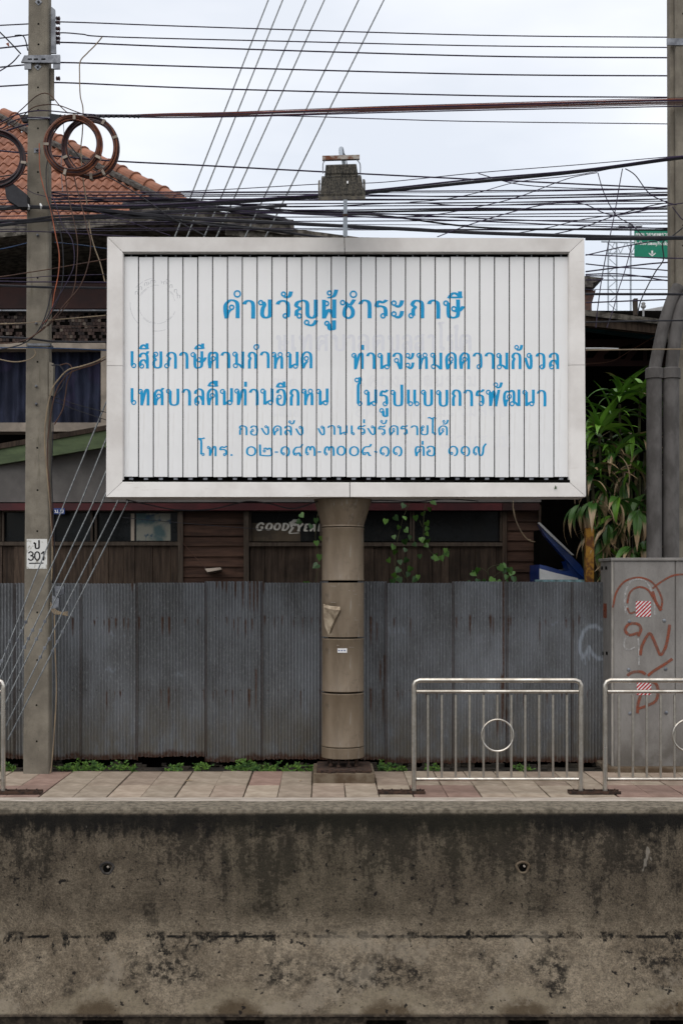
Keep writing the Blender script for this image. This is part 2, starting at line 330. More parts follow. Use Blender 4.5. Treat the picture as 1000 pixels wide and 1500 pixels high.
def cab():
    m = M('grey_painted_cabinet', .7, .1, .3); n1 = m.noise(3, 6, .65, m.vec((2, 2, .8))); x, y, z = m.xyz()
    c = m.mix(m.map(n1, .3, .7), (.165,.153,.142), (.235,.222,.208)); c = m.mix(m.map(m.noise(70, 4, .7), .55, .75, 0, .5), c, (.09,.08,.075))
    c = m.mix(m.map(m.noise(5, 6, .7, m.vec((3, 3, .5))), .58, .75, 0, .5), c, (.26,.245,.23)); c = m.mix(m.math('MULTIPLY', m.map(z, .55, .1), m.map(m.noise(3, 5, .6), .38, .6, 0, .7)), c, (.075,.065,.052)); m.col(c); m.bump(m.noise(50, 5), .2, .003); return m.m
MT['cabinet'] = cab()
MT['pipe'] = simple('cement_grey_pipe', (.105,.098,.094), (.06,.055,.052), 8, .85, bump=.5, stretch=(1,1,.5))
MT['cream_strip'] = simple('pale_worn_corner', (.30,.28,.25), (.17,.155,.14), 9, .8, bump=.2, stretch=(1,1,.4))
MT['rustpaint'] = simple('rust_brown_spray', (.24,.055,.025), (.17,.06,.035), 14, .7, bump=0)
MT['whitepaint'] = simple('thin_white_spray', (.42,.41,.40), (.28,.27,.26), 14, .7, bump=0)
MT['redstk'] = simple('red_reflective_tape', (.42,.012,.02), (.3,.01,.02), 30, .4, bump=0)
MT['whitestk'] = simple('white_reflective_tape', (.7,.69,.68), (.55,.54,.53), 30, .4, bump=0)
MT['yellow'] = simple('rusty_yellow_post', (.30,.15,.02), (.11,.04,.012), 14, .8, bump=.3, lo=.42, hi=.58)
MT['blue'] = simple('shaded_vehicle_blue', (.004,.035,.19), (.003,.022,.12), 4, .3, bump=0, spec=.5)  # vehicle blue made darker to carry the shade of the shed
MT['signgreen'] = simple('green_road_sign', (.0,.17,.10), (.0,.15,.09), 4, .5, bump=0)
MT['white'] = simple('white_paint', (.72,.72,.72), (.6,.6,.6), 8, .6, bump=0)
MT['farsteel'] = simple('distant_steel', (.30,.34,.38), (.25,.28,.32), 3, .6, bump=0)
MT['farconc'] = simple('distant_concrete', (.42,.42,.42), (.3,.3,.3), .6, .9, bump=0)
MT['brick'] = simple('distant_brick', (.14,.07,.05), (.07,.045,.04), 8, .9, bump=.2)
MT['lampmetal'] = None
def lampm():
    m = M('streaked_lamp_housing', .75, .1, .3); v = m.vec((1, 1, .12)); n1 = m.noise(38, 4, .6, v); c = m.mix(m.map(n1, .4, .62), (.016,.015,.013), (.085,.075,.058)); m.col(c); return m.m
MT['lampmetal'] = lampm()
MT['plate'] = simple('painted_number_plate', (.62,.62,.6), (.30,.28,.24), 16, .7, bump=.1, lo=.36, hi=.46)
MT['blackpaint'] = simple('black_stencil_paint', (.012,.012,.014), None, 20, .7, bump=0)
MT['coil'] = simple('coiled_brown_cable', (.17,.055,.025), (.07,.025,.015), 10, .45, bump=0)
MT['coildark'] = simple('coiled_dark_cable', (.05,.022,.022), (.02,.012,.016), 10, .45, bump=0)
MT['decal'] = simple('white_window_decal', (.62,.60,.55), (.45,.43,.39), 30, .6, bump=0)
def poster():
    m = M('faded_poster_print', .7); c = m.mix(m.map(m.noise(5, 3, .5), .4, .6), (.05,.085,.09), (.19,.19,.16)); c = m.mix(m.map(m.noise(9, 3, .5), .55, .65), c, (.03,.06,.09)); m.col(c); return m.m
MT['poster'] = poster()
MT['cardboard'] = simple('brown_cardboard', (.085,.065,.045), (.05,.04,.03), 6, .9, bump=.2)
def leaf_mat(name, g1, g2, tip=0, br=(.36,.25,.14)):
    m = M(name, .42, 0, .45); r = m.rnd(); x, y, z = m.xyz('Generated')
    c = m.mix(r, g1, g2); st = m.noise(3, 3, .5, m.vec((14, .6, 1), 'Generated')); c = m.mix(m.map(st, .45, .65, 0, .35), c, tuple(min(1, q*1.9) for q in g2))
    if tip:
        e = m.math('ADD', y, m.math('MULTIPLY', m.math('SUBTRACT', m.noise(4, 4, .6, m.vec((3, 1, 1), 'Generated')), .5), .5)); c = m.mix(m.map(e, 1-tip, 1-tip+.14), c, m.mix(m.noise(6, 3, .6, m.vec((1,1,1), 'Generated')), tuple(q*.55 for q in br), br))
    m.col(c)
    try: m.b.inputs['Subsurface Weight'].default_value = 0
    except Exception: pass
    return m.m
MT['leaf'] = leaf_mat('fresh_strap_leaf', (.03,.10,.009), (.11,.24,.022))
MT['leaftip'] = leaf_mat('brown_tipped_leaf', (.018,.06,.011), (.055,.13,.02), .38)
MT['leafdead'] = leaf_mat('dried_leaf', (.20,.14,.08), (.38,.28,.17))
MT['vine'] = leaf_mat('vine_leaf', (.03,.09,.010), (.08,.18,.022))
MT['vinedark'] = leaf_mat('shaded_vine_leaf', (.012,.04,.008), (.03,.085,.014))
MT['weed'] = simple('weed_green', (.10,.19,.025), (.02,.06,.012), 14, .7, bump=0)
MT['stem'] = simple('plant_stem', (.07,.075,.03), (.04,.035,.02), 9, .8, bump=0)

for nm_, lo_ in (('rustpaint', .5), ('whitepaint', .35)):
    t_ = MT[nm_].node_tree; b_ = t_.nodes['Principled BSDF']; q_ = t_.nodes.new('ShaderNodeTexNoise'); q_.inputs['Scale'].default_value = 26; q_.inputs['Detail'].default_value = 7; q_.inputs['Roughness'].default_value = .75
    o_ = t_.nodes.new('ShaderNodeTexCoord'); t_.links.new(o_.outputs['Object'], q_.inputs['Vector']); r_ = t_.nodes.new('ShaderNodeMapRange'); t_.links.new(q_.outputs[0], r_.inputs[0])
    r_.inputs[1].default_value = .36; r_.inputs[2].default_value = .60; r_.inputs[3].default_value = lo_; r_.inputs[4].default_value = .92; t_.links.new(r_.outputs[0], b_.inputs['Alpha'])

# ---------------------------------------------------------------- the ground, road, pavement
def struct(name, o): o['kind'] = 'structure'; return o
g = MB(); g.face([(-400,-100,-.18),(400,-100,-.18),(400,900,-.18),(-400,900,-.18)]); struct('ground', g.build('ground', MT['dirt']))
g = MB(); g.box((-60,-6,-.17),(60,10.17,-.15)); struct('road', g.build('road', MT['asphalt']))
KY = 10.35
g = MB(); g.box((-30, KY-.16, -.18), (30, KY, .002), .012); struct('kerb', g.build('kerb', MT['kerb']))
side = MB().box((-30, KY+.001, -.18), (30, 11.80, -.03)); side = struct('sidewalk', side.build('sidewalk', MT['footing']))
# paving tiles, each its own piece
TW = .288
rows = [KY+.004, 10.985, 11.795]
tile_meshes = []
for j in range(len(rows)-1):
    y0, y1 = rows[j]+.003, rows[j+1]-.003; d = (y1-y0)
    tm = MB().box((-TW/2+.004, -d/2, -.03), (TW/2-.004, d/2, 0), .004).mesh('paving_tile', MT['tile']); tile_meshes.append((tm, (y0+y1)/2))
for j, (tm, yc) in enumerate(tile_meshes):
    for i in range(-12, 15):
        x = i*TW + .035 + (.004*math.sin(i*3+j))
        o = bpy.data.objects.new('paving_tile', tm); COL.objects.link(o); o.parent = side
        o.location = (x, yc, random.uniform(-.004, .001)); o.rotation_euler = (random.uniform(-.004,.004), random.uniform(-.006,.006), random.uniform(-.006,.006))
        px = CX + x*F/yc
        red = 1.0 if (j == 1 and (345 < px < 400 or 50 < px < 110)) or (j == 0 and (620 < px < 690 or px > 905 or px < 60)) else random.choice([0,0,0,.1,.15,.3])
        o['tint'] = red
g = MB().box((-30, 11.8, -.18), (30, 12.12, -.012))
for v in g.v: pass
struct('soil_strip', g.build('soil_strip', MT['dirt']))

# ---------------------------------------------------------------- concrete barrier in the foreground
def barrier():
    ZT = .82; zk = EYE-(1372-HY)*5.29/F; zb = EYE-(1488-HY)*5.13/F
    prof = [(5.555, ZT-.015), (5.54, ZT), (5.375, ZT-.0), (5.36, ZT-.006), (5.352, ZT-.028)]
    n = 26
    for i in range(1, n+1): t = i/n; prof.append((5.352+(5.29-5.352)*t, ZT-.028+(zk-ZT+.028)*t))
    n = 12
    for i in range(1, n+1): t = i/n; prof.append((5.29+(5.135-5.29)*t, zk+(zb-zk)*t))
    prof += [(5.128, zb-.004)]
    x0, x1, nx = -3.4, 3.6, 330
    vs_, fs = [], []
    for i in range(nx+1):
        x = x0+(x1-x0)*i/nx
        for j, (y, z) in enumerate(prof):
            k = 0 if j < 2 else 1
            a = .0035*mnoise.noise(Vector((x*3, z*3, 0))) + .002*mnoise.noise(Vector((x*14, z*14, 3)))
            if abs(z-zk) < .012: a += .005*max(0, mnoise.noise(Vector((x*9, 0, 7)))+.3)
            if 2 <= j <= 4: a += .004*mnoise.noise(Vector((x*22, j*.3, 9))); 
            vs_.append((x, y+a*k, z + (.003*mnoise.noise(Vector((x*6, 1, j*.2))) if j < 5 else 0)))
    m = len(prof)
    holes = []
    for hx, hy in ((157, 1272), (765, 1271)):
        holes.append(P(hx, hy, 5.33))
    for i in range(nx):
        for j in range(m-1):
            fs.append((i*m+j, i*m+j+1, (i+1)*m+j+1, (i+1)*m+j))
    g = MB().add(vs_, fs)
    # push the lifting holes in
    for v in g.v:
        for h in holes:
            d = math.hypot((v.x-h.x)*1.0, v.z-h.z)
            if d < .05 and v.y < 5.36: v.y += .012*max(0, 1-d/.05)
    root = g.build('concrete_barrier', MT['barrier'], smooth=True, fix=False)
    # toe with drain openings
    nb = MB(); base = -.15; per = 208*5.13/F; xs = [(150+208*k-CX)*5.13/F for k in range(-2, 7)]
    hw = .085; prev = x0
    for c in xs:
        nb.box((prev, 5.14, base), (c-hw, 5.54, zb-.004)); nb.box((c-hw, 5.14, zb-.022), (c+hw, 5.54, zb-.004)); nb.box((c-hw,5.44,base),(c+hw,5.54,zb-.022)); prev = c+hw
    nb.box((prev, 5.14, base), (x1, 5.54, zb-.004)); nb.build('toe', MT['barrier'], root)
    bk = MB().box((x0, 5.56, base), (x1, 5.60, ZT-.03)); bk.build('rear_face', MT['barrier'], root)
    for i, h in enumerate(holes):
        b = MB(); 
        b.lathe([(.017, -.0), (.0165, .001), (.001, .0012)], (h.x, 5.3265, h.z), 16, 'y'); b.build('lifting_hole', MT['dark'], root)
        b = MB(); pts = [(h.x+.026*math.cos(a)*(1+.15*math.sin(3*a)), 5.328, h.z+.002+.024*math.sin(a)) for a in [2*math.pi*k/20 for k in range(20)]]
        b.tube(pts, .006, 6, closed=True); b.build('hole_rim', MT['mortar'] if i == 0 else MT['footing'], root)
        b = MB().tube([(h.x+.004, 5.323, h.z+.006), (h.x+.008, 5.322, h.z+.010)], .0055, 6); b.build('plug', MT['kerb'], root)
    tag(root, 'long mould-stained concrete road barrier across the foreground', 'barrier')
barrier()

# ---------------------------------------------------------------- corrugated fence
FY = 12.2
fence = thing('corrugated_fence', 'blue-grey corrugated metal sheet fence with rust streaks behind the pavement', 'fence', (0, FY, 0))
joints = [-70, 22, 119, 201, 302, 384, 470, 565, 663, 742, 837, 900]
ROWS = 84
graff = [(879,922),(872,917),(862,918),(853,926),(849,940),(849,955),(853,963),(858,956),(862,948),(867,958),(874,964),(880,965)]
marks2 = [[(160,930),(163,925),(166,932)],[(182,932),(184,930)],[(155,982),(160,978),(164,984),(170,980)],[(258,989),(262,987),(266,990)],[(570,920),(571,928)],[(577,918),(578,927)],[(584,919),(584,926)],[(590,920),(591,926)],[(808,915),(815,912)]]
def segd(px, py, pl):
    best = 1e9
    for (ax, ay), (bx, by) in zip(pl, pl[1:]):
        dx, dy = bx-ax, by-ay; l = dx*dx+dy*dy or 1; t = max(0, min(1, ((px-ax)*dx+(py-ay)*dy)/l)); best = min(best, math.hypot(px-ax-t*dx, py-ay-t*dy))
    return best
rs = random.Random(3)
streaks = []                                       # (px, y0, length, width, strength)
for x in list(range(40, 880, 10)):
    for yy in (907, 1013):
        if rs.random() < .34: streaks.append((x+rs.uniform(-4,4), yy+rs.uniform(-3,3), rs.choice([6,10,16,26]), rs.uniform(1.6,2.8), rs.uniform(.6,1)))
streaks += [(x, 852, l, 2.8, 1) for x, l in ((332,18),(345,26),(356,40),(366,44),(372,52),(377,46),(386,20),(194,14),(326,12),(318,10))]
streaks += [(160,906,26,3,1),(170,908,12,3,1),(238,906,24,3,1),(248,907,24,3,1),(204,905,18,3,1),(737,853,220,2.6,.95),(735,990,85,4,1),(728,1040,40,3,.9),(741,1040,36,3,.9),(375,982,60,2.6,1),(365,1012,26,4,1),(543,905,40,3.4,1),(552,915,26,2.4,.8),(557,970,34,3,.9),(563,960,54,3,.9),(543,1010,34,3.2,1),(561,1012,44,2.6,.9),(688,904,26,3,1),(718,903,22,3,1),(247,1010,30,2.5,1),(236,1012,20,2.5,.8),(790,912,30,2,.7)]
for k in range(len(joints)-1):
    a, b = joints[k]-1.5, joints[k+1]+1.5
    off = .006*(k % 2); nr = max(4, round((b-a)/4.75)); per = 6; nx = nr*per
    top = 853+rs.uniform(-1.8,1.8); bot = (1110, 1112, 1113, 1108, 1115, 1112, 1113, 1118, 1117, 1116, 1117, 1115)[k]
    vs_, rust, spr = [], [], []
    tilt = rs.uniform(-.4, .4); bend = rs.uniform(-.022,.022)
    for j in range(ROWS+1):
        t = j/ROWS
        for i in range(nx+1):
            px = a+(b-a)*i/nx; bb = bot + 3.2*mnoise.noise(Vector((px*.02, 5, k))) + 2.0*mnoise.noise(Vector((px*.25, 2, k)))
            py = top+(bb-top)*t + (.35*math.cos(i*2*math.pi/per) if j == 0 else 0)
            p = P(px+tilt*(t-.5), py, FY)
            wv = .0115*math.cos(i*2*math.pi/per) * (1+.15*mnoise.noise(Vector((px*.02, t*3, k))))
            p.y = FY - off - wv + bend*math.sin(t*math.pi) + .008*mnoise.noise(Vector((px*.03, t*2.5, k*3)))
            vs_.append(p)
            r = 0
            for (sx, sy, sl, sw, ss) in streaks:
                if abs(px-sx) < sw*1.2 and sy-3 < py < sy+sl+4:
                    q = max(0, 1-abs(px-sx)/(.78*sw*(1-.45*max(0,(py-sy))/sl if sl else 1)+.01)) if py >= sy-2 else 0
                    q *= 1 if py < sy+sl*.6 else max(0, 1-(py-sy-sl*.6)/(sl*.4+3)); r = max(r, min(1, q*1.9)*ss)
            lowb = bb-py; nn = mnoise.noise(Vector((px*.05, 0, 3)))*5+mnoise.noise(Vector((px*.3, 0, 1)))*3
            r = max(r, max(0, min(1, (9+nn-lowb)/3.5)))
            if k in (2,) : r = max(r, 0)
            if abs(px-joints[k]) < 2 or abs(px-joints[k+1]) < 2: r = max(r, .35)
            rust.append(r)
            s_ = 0
            if px > 838 and 905 < py < 975: s_ = max(s_, min(1, max(0, (3.2-segd(px, py, graff))/1.6)))
            if px > 838 and (abs(px-856)<1.4 and 955<py<975 or abs(px-851)<1.4 and 955<py<968 or abs(px-861)<1.3 and 950<py<966): s_ = .8
            for q in marks2:
                if abs(px-q[0][0]) < 16 and abs(py-q[0][1]) < 14: s_ = max(s_, .45*min(1, max(0, (1.8-segd(px, py, q))/1.)))
            spr.append(s_)
    fs = [(j*(nx+1)+i, (j+1)*(nx+1)+i, (j+1)*(nx+1)+i+1, j*(nx+1)+i+1) for j in range(ROWS) for i in range(nx)]
    o = MB().add(vs_, fs).build('corrugated_sheet', MT['fence'], fence, smooth=False, fix=False)
    o.data.polygons.foreach_set('use_smooth', [True]*len(o.data.polygons))
    for nm, arr in (('rust', rust), ('spray', spr)):
        at = o.data.attributes.new(nm, 'FLOAT', 'POINT'); at.data.foreach_set('value', arr)
nails = MB()
for x in range(30, 880, 19):
    for yy in (905, 1011):
        c = P(x+rs.uniform(-3,3), yy, FY-.017); nails.lathe([(.006,0),(.005,-.004),(.001,-.006)], c, 6, 'y')
nails.build('nail_heads', MT['rusty'], fence)['kind'] = 'stuff'
for py in (908, 1013): 
    a, b = P(-70, py-4, FY+.06), P(935, py+4, FY+.06); MB().box((a.x, FY+.06, b.z), (b.x, FY+.11, a.z)).build('fence_rail', MT['fr_wood'], fence)

# ---------------------------------------------------------------- weeds along the fence (nobody could count them)
wd = MB(); rw = random.Random(11)
def leaflet(mb, c, d, l, wd_):
    d = d.normalized(); s_ = d.cross(Vector((rw.uniform(-1,1), -1, rw.uniform(.2,1)))).normalized()*wd_/2
    m_ = c+d*l*.5; mb.face([c, m_-s_, c+d*l, m_+s_])
clumps = [(x, rw.uniform(.35,1.)) for x in (92,108,114,120,127,133,140,148,172,182,196,246,263,291,298,344,352,361,370,378,386,392,398,424,437,445,455,20,8,556,570,586,632,762)]
for cx_, h_ in clumps:
    for _ in range(8):
        b0 = P(cx_+rw.uniform(-6,6), 1128, rw.uniform(11.83, 12.08)); b0.z = -.012
        hh = rw.uniform(.015,.11)*h_*rw.choice([.5,.8,1.25]); lean = Vector((rw.uniform(-.08,.08), rw.uniform(-.08,.02), hh)); tip = b0+lean
        wd.tube([b0, b0+lean*.5+Vector((0,0,.01)), tip], .0016, 3, cap=False)
        for q in range(9):
            t = rw.uniform(.3,1); leaflet(wd, b0+lean*t, Vector((rw.uniform(-1,1), rw.uniform(-1,.4), rw.uniform(-.2,.8))), rw.uniform(.018,.045), rw.uniform(.010,.022))
tag(wd.build('weeds', MT['weed'], fix=False), 'low green weeds growing along the foot of the corrugated fence', 'weeds', kind='stuff')
# dark rubble and sheet scraps under the fence
rb = MB()
for _ in range(160):
    x = rw.uniform(-3.4, 2.8); s_ = rw.uniform(.012,.05); c = Vector((x, rw.uniform(11.85,12.3), -.01)); rb.box(c-Vector((s_,s_*.6,.01)), c+Vector((s_,s_*.6,s_*rw.uniform(.3,.9))))
tag(rb.build('rubble', MT['dirt']), 'dark earth lumps and rubble under the fence edge', 'rubble', kind='stuff')
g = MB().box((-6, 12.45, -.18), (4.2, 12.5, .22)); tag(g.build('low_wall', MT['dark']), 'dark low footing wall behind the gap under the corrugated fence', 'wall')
fl = MB()
for x, l in ((270,.1),(438,.03),(495,.03),(545,.04),(720,.03)):
    c = P(x, 1140, 11.2); c.z = .004; fl.face([c, c+Vector((l*.4,.02,.006)), c+Vector((l,.0,.003)), c+Vector((l*.5,-.02,.008))])
tag(fl.build('fallen_leaves', MT['leafdead']), 'few dry brown leaves lying on the paving', 'leaves', kind='stuff')

# ---------------------------------------------------------------- Thai lettering: broad-pen strokes
RING = .135
G = {
'ก': ([[(.10,0),(.10,.45),(.24,.60),(.03,.72)],[(.03,.72),(.18,.90),(.5,.955),(.86,.88),(1,.66),(1,0)]],[]),
'ค': ([[(.10,0),(.0,.4),(.04,.74),(.4,.955),(.85,.9),(1,.68),(1,0)],[(.10,0),(.18,.28),(.40,.45)]],[(.52,.58)]),
'ศ': ([[(.10,0),(.0,.4),(.04,.7),(.35,.90),(.78,.84),(.88,.62),(.88,0)],[(.10,0),(.18,.26),(.36,.40)],[(.72,.84),(1,1.02)]],[(.48,.54)]),
'ต': ([[(.10,0),(.0,.4),(.03,.78),(.25,.94),(.48,.86)],[(.48,.86),(.72,.955),(.97,.86),(1,.62),(1,0)],[(.10,0),(.18,.28),(.40,.45)]],[(.52,.58)]),
'ด': ([[(.10,0),(.0,.4),(.04,.74),(.4,.955),(.85,.9),(1,.68),(1,0)],[(.10,0),(.35,.28),(.60,.42)]],[(.48,.58)]),
'า': ([[(.0,.76),(.15,.90),(.5,.955),(.88,.88),(1,.66),(1,0)]],[]),
'ว': ([[(.0,.76),(.15,.90),(.5,.955),(.88,.88),(1,.66),(1,.2),(.9,.08)]],[(.74,.15)]),
'ข': ([[(.34,.88),(.48,.72),(.32,.5),(.27,.2),(.45,.045),(.8,.045),(1,.2),(1,1)]],[(.14,.83)]),
'ช': ([[(.34,.88),(.48,.72),(.32,.5),(.27,.2),(.42,.045),(.7,.045),(.88,.2),(.88,.46),(.66,.68)],[(.66,.70),(.82,.82),(1,1.02)]],[(.14,.83)]),
'น': ([[(.28,.86),(.28,.02)],[(.28,.03),(.55,.2),(.85,.28)],[(.96,1),(.96,.18)]],[(.09,.83),(.80,.15)]),
'ม': ([[(.30,.86),(.30,.2)],[(.32,.28),(.62,.2),(.92,.02)],[(.96,1),(.96,0)]],[(.12,.83),(.18,.15)]),
'ห': ([[(.26,.86),(.26,0)],[(.26,.18),(.42,.52),(.66,.68)],[(.90,.72),(.95,.55),(.95,0)]],[(.09,.83),(.78,.83)]),
'ท': ([[(.26,.86),(.26,0)],[(.28,.06),(.5,.55),(.68,.9)],[(.66,.86),(.82,.955),(.96,.82),(.96,0)]],[(.09,.83)]),
'บ': ([[(.28,.86),(.28,.22),(.42,.045),(.8,.045),(.97,.22),(.97,1)]],[(.09,.83)]),
'ป': ([[(.28,.86),(.28,.22),(.42,.045),(.8,.045),(.97,.22),(.97,1.3)]],[(.09,.83)]),
'ผ': ([[(.04,1),(.04,0)],[(.04,.02),(.5,.48),(.96,.02)],[(.96,1),(.96,0)]],[(.27,.80)]),
'พ': ([[(.24,.86),(.28,0)],[(.28,.02),(.56,.92),(.72,.02)],[(.72,0),(.98,1)]],[(.09,.83)]),
'ร': ([[(.03,.62),(.08,.80),(.3,.93),(.62,.86),(1,1.0)],[(.03,.62),(.35,.67),(.78,.60),(.90,.42),(.90,.14)]],[(.66,.15)]),
'ะ': ([[(.30,.70),(.55,.62),(.82,.74),(.95,.97)],[(.30,.12),(.55,.04),(.82,.16),(.95,.40)]],[(.14,.82),(.14,.24)]),
'ภ': ([[(.30,.15),(.30,.46),(.44,.60),(.20,.72)],[(.20,.72),(.35,.91),(.6,.955),(.9,.88),(1,.66),(1,0)]],[(.13,.15)]),
'ษ': ([[(.22,.86),(.22,.22),(.34,.045),(.58,.045),(.72,.22),(.72,1)],[(.50,.40),(.68,.36),(.85,.44),(1,.64)]],[(.08,.83),(.50,.50)]),
'ล': ([[(.03,.70),(.08,.86),(.45,.955),(.86,.88),(.98,.66),(.98,0)],[(.06,.15),(.06,.36),(.30,.52),(.66,.50),(.95,.26)]],[(.22,.15)]),
'ส': ([[(.03,.66),(.08,.82),(.40,.91),(.78,.82),(.90,.62),(.90,0)],[(.06,.15),(.06,.36),(.30,.50),(.62,.48),(.88,.26)],[(.74,.82),(1,1.02)]],[(.22,.15)]),
'ย': ([[(.10,.84),(.04,.66),(.32,.50)],[(.32,.50),(.03,.40),(.03,.18),(.24,.045),(.76,.045),(.97,.22),(.97,1)]],[(.28,.83)]),
'เ': ([[(.12,1),(.12,.15)]],[(.58,.15)]),
'แ': ([[(.05,1),(.05,.15)],[(.64,1),(.64,.15)]],[(.25,.15),(.84,.15)]),
'จ': ([[(.0,.74),(.15,.90),(.5,.955),(.88,.88),(1,.66),(.98,.02)],[(.52,.45),(.70,.22),(.90,.0)]],[(.38,.52)]),
'อ': ([[(.05,.74),(.18,.90),(.5,.955),(.86,.88),(1,.62),(1,.3),(.84,.045),(.28,.045),(.06,.2),(.06,.46)]],[(.30,.50)]),
'ง': ([[(.88,.86),(.95,.5),(.92,.14),(.72,.04),(.44,.18),(.02,.70)]],[(.62,.83)]),
'ญ': ([[(.04,.15),(.07,.42),(.22,.54),(.02,.68)],[(.02,.68),(.10,.88),(.34,.955),(.56,.82),(.58,.22),(.70,.045),(.88,.045),(.98,.2)],[(.98,1),(.98,.1)],[(.60,-.34),(.78,-.38),(.93,-.26),(1,-.10)]],[(.18,.15),(.54,-.22)]),
'ฒ': ([[(.08,0),(.0,.4),(.03,.76),(.18,.92),(.34,.84)],[(.34,.84),(.50,.94),(.64,.8),(.64,.2)],[(.08,0),(.12,.26),(.24,.42)],[(.66,.26),(.80,.16),(.94,.02)],[(.98,1),(.98,0)]],[(.33,.58),(.52,.14)]),
'ใ': ([[(.50,1.68),(.78,1.66),(.80,1.48),(.52,1.28),(.46,1.1),(.46,.15)]],[(.26,1.55),(.74,.15)]),
'ไ': ([[(.0,1.72),(.22,1.80),(.45,1.66),(.72,1.78),(.98,1.72)],[(.62,1.66),(.58,1.4),(.58,.15)]],[(.82,.15)]),
'โ': ([[(.0,1.62),(.2,1.72),(.55,1.70),(.95,1.78)],[(.20,1.6),(.45,1.45),(.45,.15)]],[(.72,.15)]),
'.': ([[(.5,.0),(.5,.16)]],[]),
'-': ([[(0,.42),(1,.42)]],[]),
'๐': ([[(.5,.045),(.1,.2),(.0,.5),(.12,.8),(.5,.94),(.88,.8),(1,.5),(.88,.2),(.5,.045)]],[]),
'๑': ([[(.58,.02),(.86,.10),(1,.42),(.88,.80),(.5,.94),(.12,.80),(.0,.48),(.12,.22)]],[(.30,.24)]),
'๒': ([[(.02,1.12),(.05,.2),(.14,.05),(.98,.05),(.98,.62),(.84,.76),(.68,.64),(.52,.76),(.34,.7)]],[(.40,.48)]),
'๓': ([[(.0,.25),(.03,.68),(.22,.92),(.42,.84),(.50,.55)],[(.50,.75),(.68,.94),(.94,.78),(1,.4),(1,0)]],[(.16,.22)]),
'๗': ([[(.0,.25),(.03,.68),(.20,.92),(.36,.84),(.42,.4),(.50,.08),(.66,.08),(.76,.4),(.80,.86),(1,1.22)]],[(.14,.22)]),
'๘': ([[(1,1.18),(.82,.94),(.30,.88),(.05,.62),(.0,.36),(.14,.10)],[(.42,.28),(.64,.34),(.78,.06),(1,.06)]],[(.26,.22)]),
# marks are drawn inside their own box
'ั': ([[(.30,.15),(.55,.04),(.80,.25),(.95,.95)]],[(.22,.55)]),
'้': ([[(.25,.10),(.5,.06),(.78,.30),(.97,.98)],[(.10,.1),(.3,.0)]],[(.25,.62)]),
'่': ([[(.5,0),(.5,1)]],[]),
'ี': ([[(.0,.05),(.2,.55),(.5,.72),(.9,.25),(.9,.12),(.0,.10)],[(.9,.1),(.9,1)]],[]),
'ื': ([[(.0,.05),(.2,.55),(.5,.72),(.9,.25),(.9,.12),(.0,.10)],[(.66,.5),(.66,1)],[(.93,.1),(.93,1)]],[]),
'ู': ([[(.38,.70),(.45,.2),(.6,.06),(.85,.06),(.93,.2),(.93,1)]],[(.20,.72)]),
}
def stroke_polys(pts, a, b, k=7):
    """sweep an elliptical pen (half-width a, half-height b) along pts -> quads"""
    p3 = [Vector((x, y, 0)) for x, y in pts]
    sm = []
    if len(p3) == 2: sm = p3
    else: sm = crom(p3, k)
    out_ = []; prev = None
    for i, p in enumerate(sm):
        d = sm[min(i+1, len(sm)-1)]-sm[max(i-1, 0)]
        if d.length < 1e-9: continue
        d.normalize(); n_ = Vector((-d.y, d.x)); h = math.sqrt((a*n_.x)**2+(b*n_.y)**2) or 1e-6
        o_ = Vector((a*a*n_.x/h, b*b*n_.y/h))
        # square stem ends
        l, r = (p.x+o_.x, p.y+o_.y), (p.x-o_.x, p.y-o_.y)
        if prev: out_.append([prev[0], l, r, prev[1]])
        prev = (l, r)
    return out_
def ring_polys(cx, cy, ro, t, n=14):
    q = []
    for i in range(n):
        a0, a1 = 2*math.pi*i/n, 2*math.pi*(i+1)/n; ri = ro-t
        q.append([(cx+ro*math.cos(a0), cy+ro*math.sin(a0)), (cx+ro*math.cos(a1), cy+ro*math.sin(a1)), (cx+ri*math.cos(a1), cy+ri*math.sin(a1)), (cx+ri*math.cos(a0), cy+ri*math.sin(a0))])
    return q
def glyph(ch, x0, x1, ybase, ytop, a, b, box=False, ringr=None, rt=None):
    """-> list of (layer, polygon) in photograph units"""
    H = ybase-ytop; st, rg = G[ch]; res = []
    ro = ringr if ringr else H*.155; rt = rt or b*1.9
    X0, X1 = x0+a, x1-a
    if X1 < X0: X0 = X1 = (x0+x1)/2
    for li, s_ in enumerate(st):
        pts = [(X0+(X1-X0)*x, ybase-H*y) for x, y in s_]
        for q in stroke_polys(pts, a, b): res.append((li, q))
    for li, (rx, ry) in enumerate(rg):
        cx = min(max(X0+(X1-X0)*rx, x0+ro), x1-ro*.6); cy = ybase-H*ry
        for q in ring_polys(cx, cy, ro, rt): res.append((len(st)+li, q))
    return res
TXT = []     # (group, layer, polygon)
def line(seq, yb, yt, a, b, grp='ink', mir=False):
    for it in seq:
        ch, x0, x1 = it[:3]
        if len(it) > 3: y1_, y0_ = it[3], it[4]; box_ = True; H = y1_-y0_; rr = min(H*.42, (yb-yt)*.15)
        else: y1_, y0_ = yb, yt; rr = None
        aa = a
        for li, q in glyph(ch, x0, x1, y1_, y0_, aa, b, ringr=rr, rt=b*1.8): TXT.append((grp, li, q))
def nik(cx, cy, r, t, grp='ink'):
    for q in ring_polys(cx, cy, r, t, 18): TXT.append((grp, 3, q))
line([('ค',327.2,351),('า',355,373.8),('ข',377,398.3),('ว',403.6,424.9),('ั',409,430,435.6,426),('ญ',429.8,466),('ผ',470.7,493),('้',476,495.8,436.3,424.5),('ู',473,493,483.6,469.6),
      ('ช',496,521.6),('า',524.4,544),('ร',547.6,569),('ะ',571.6,592.4),('ภ',596.4,621),('า',625,644.4),('ษ',647.6,681),('ี',654,678,437,427)], 466.4, 439, 2.95, 1.3)
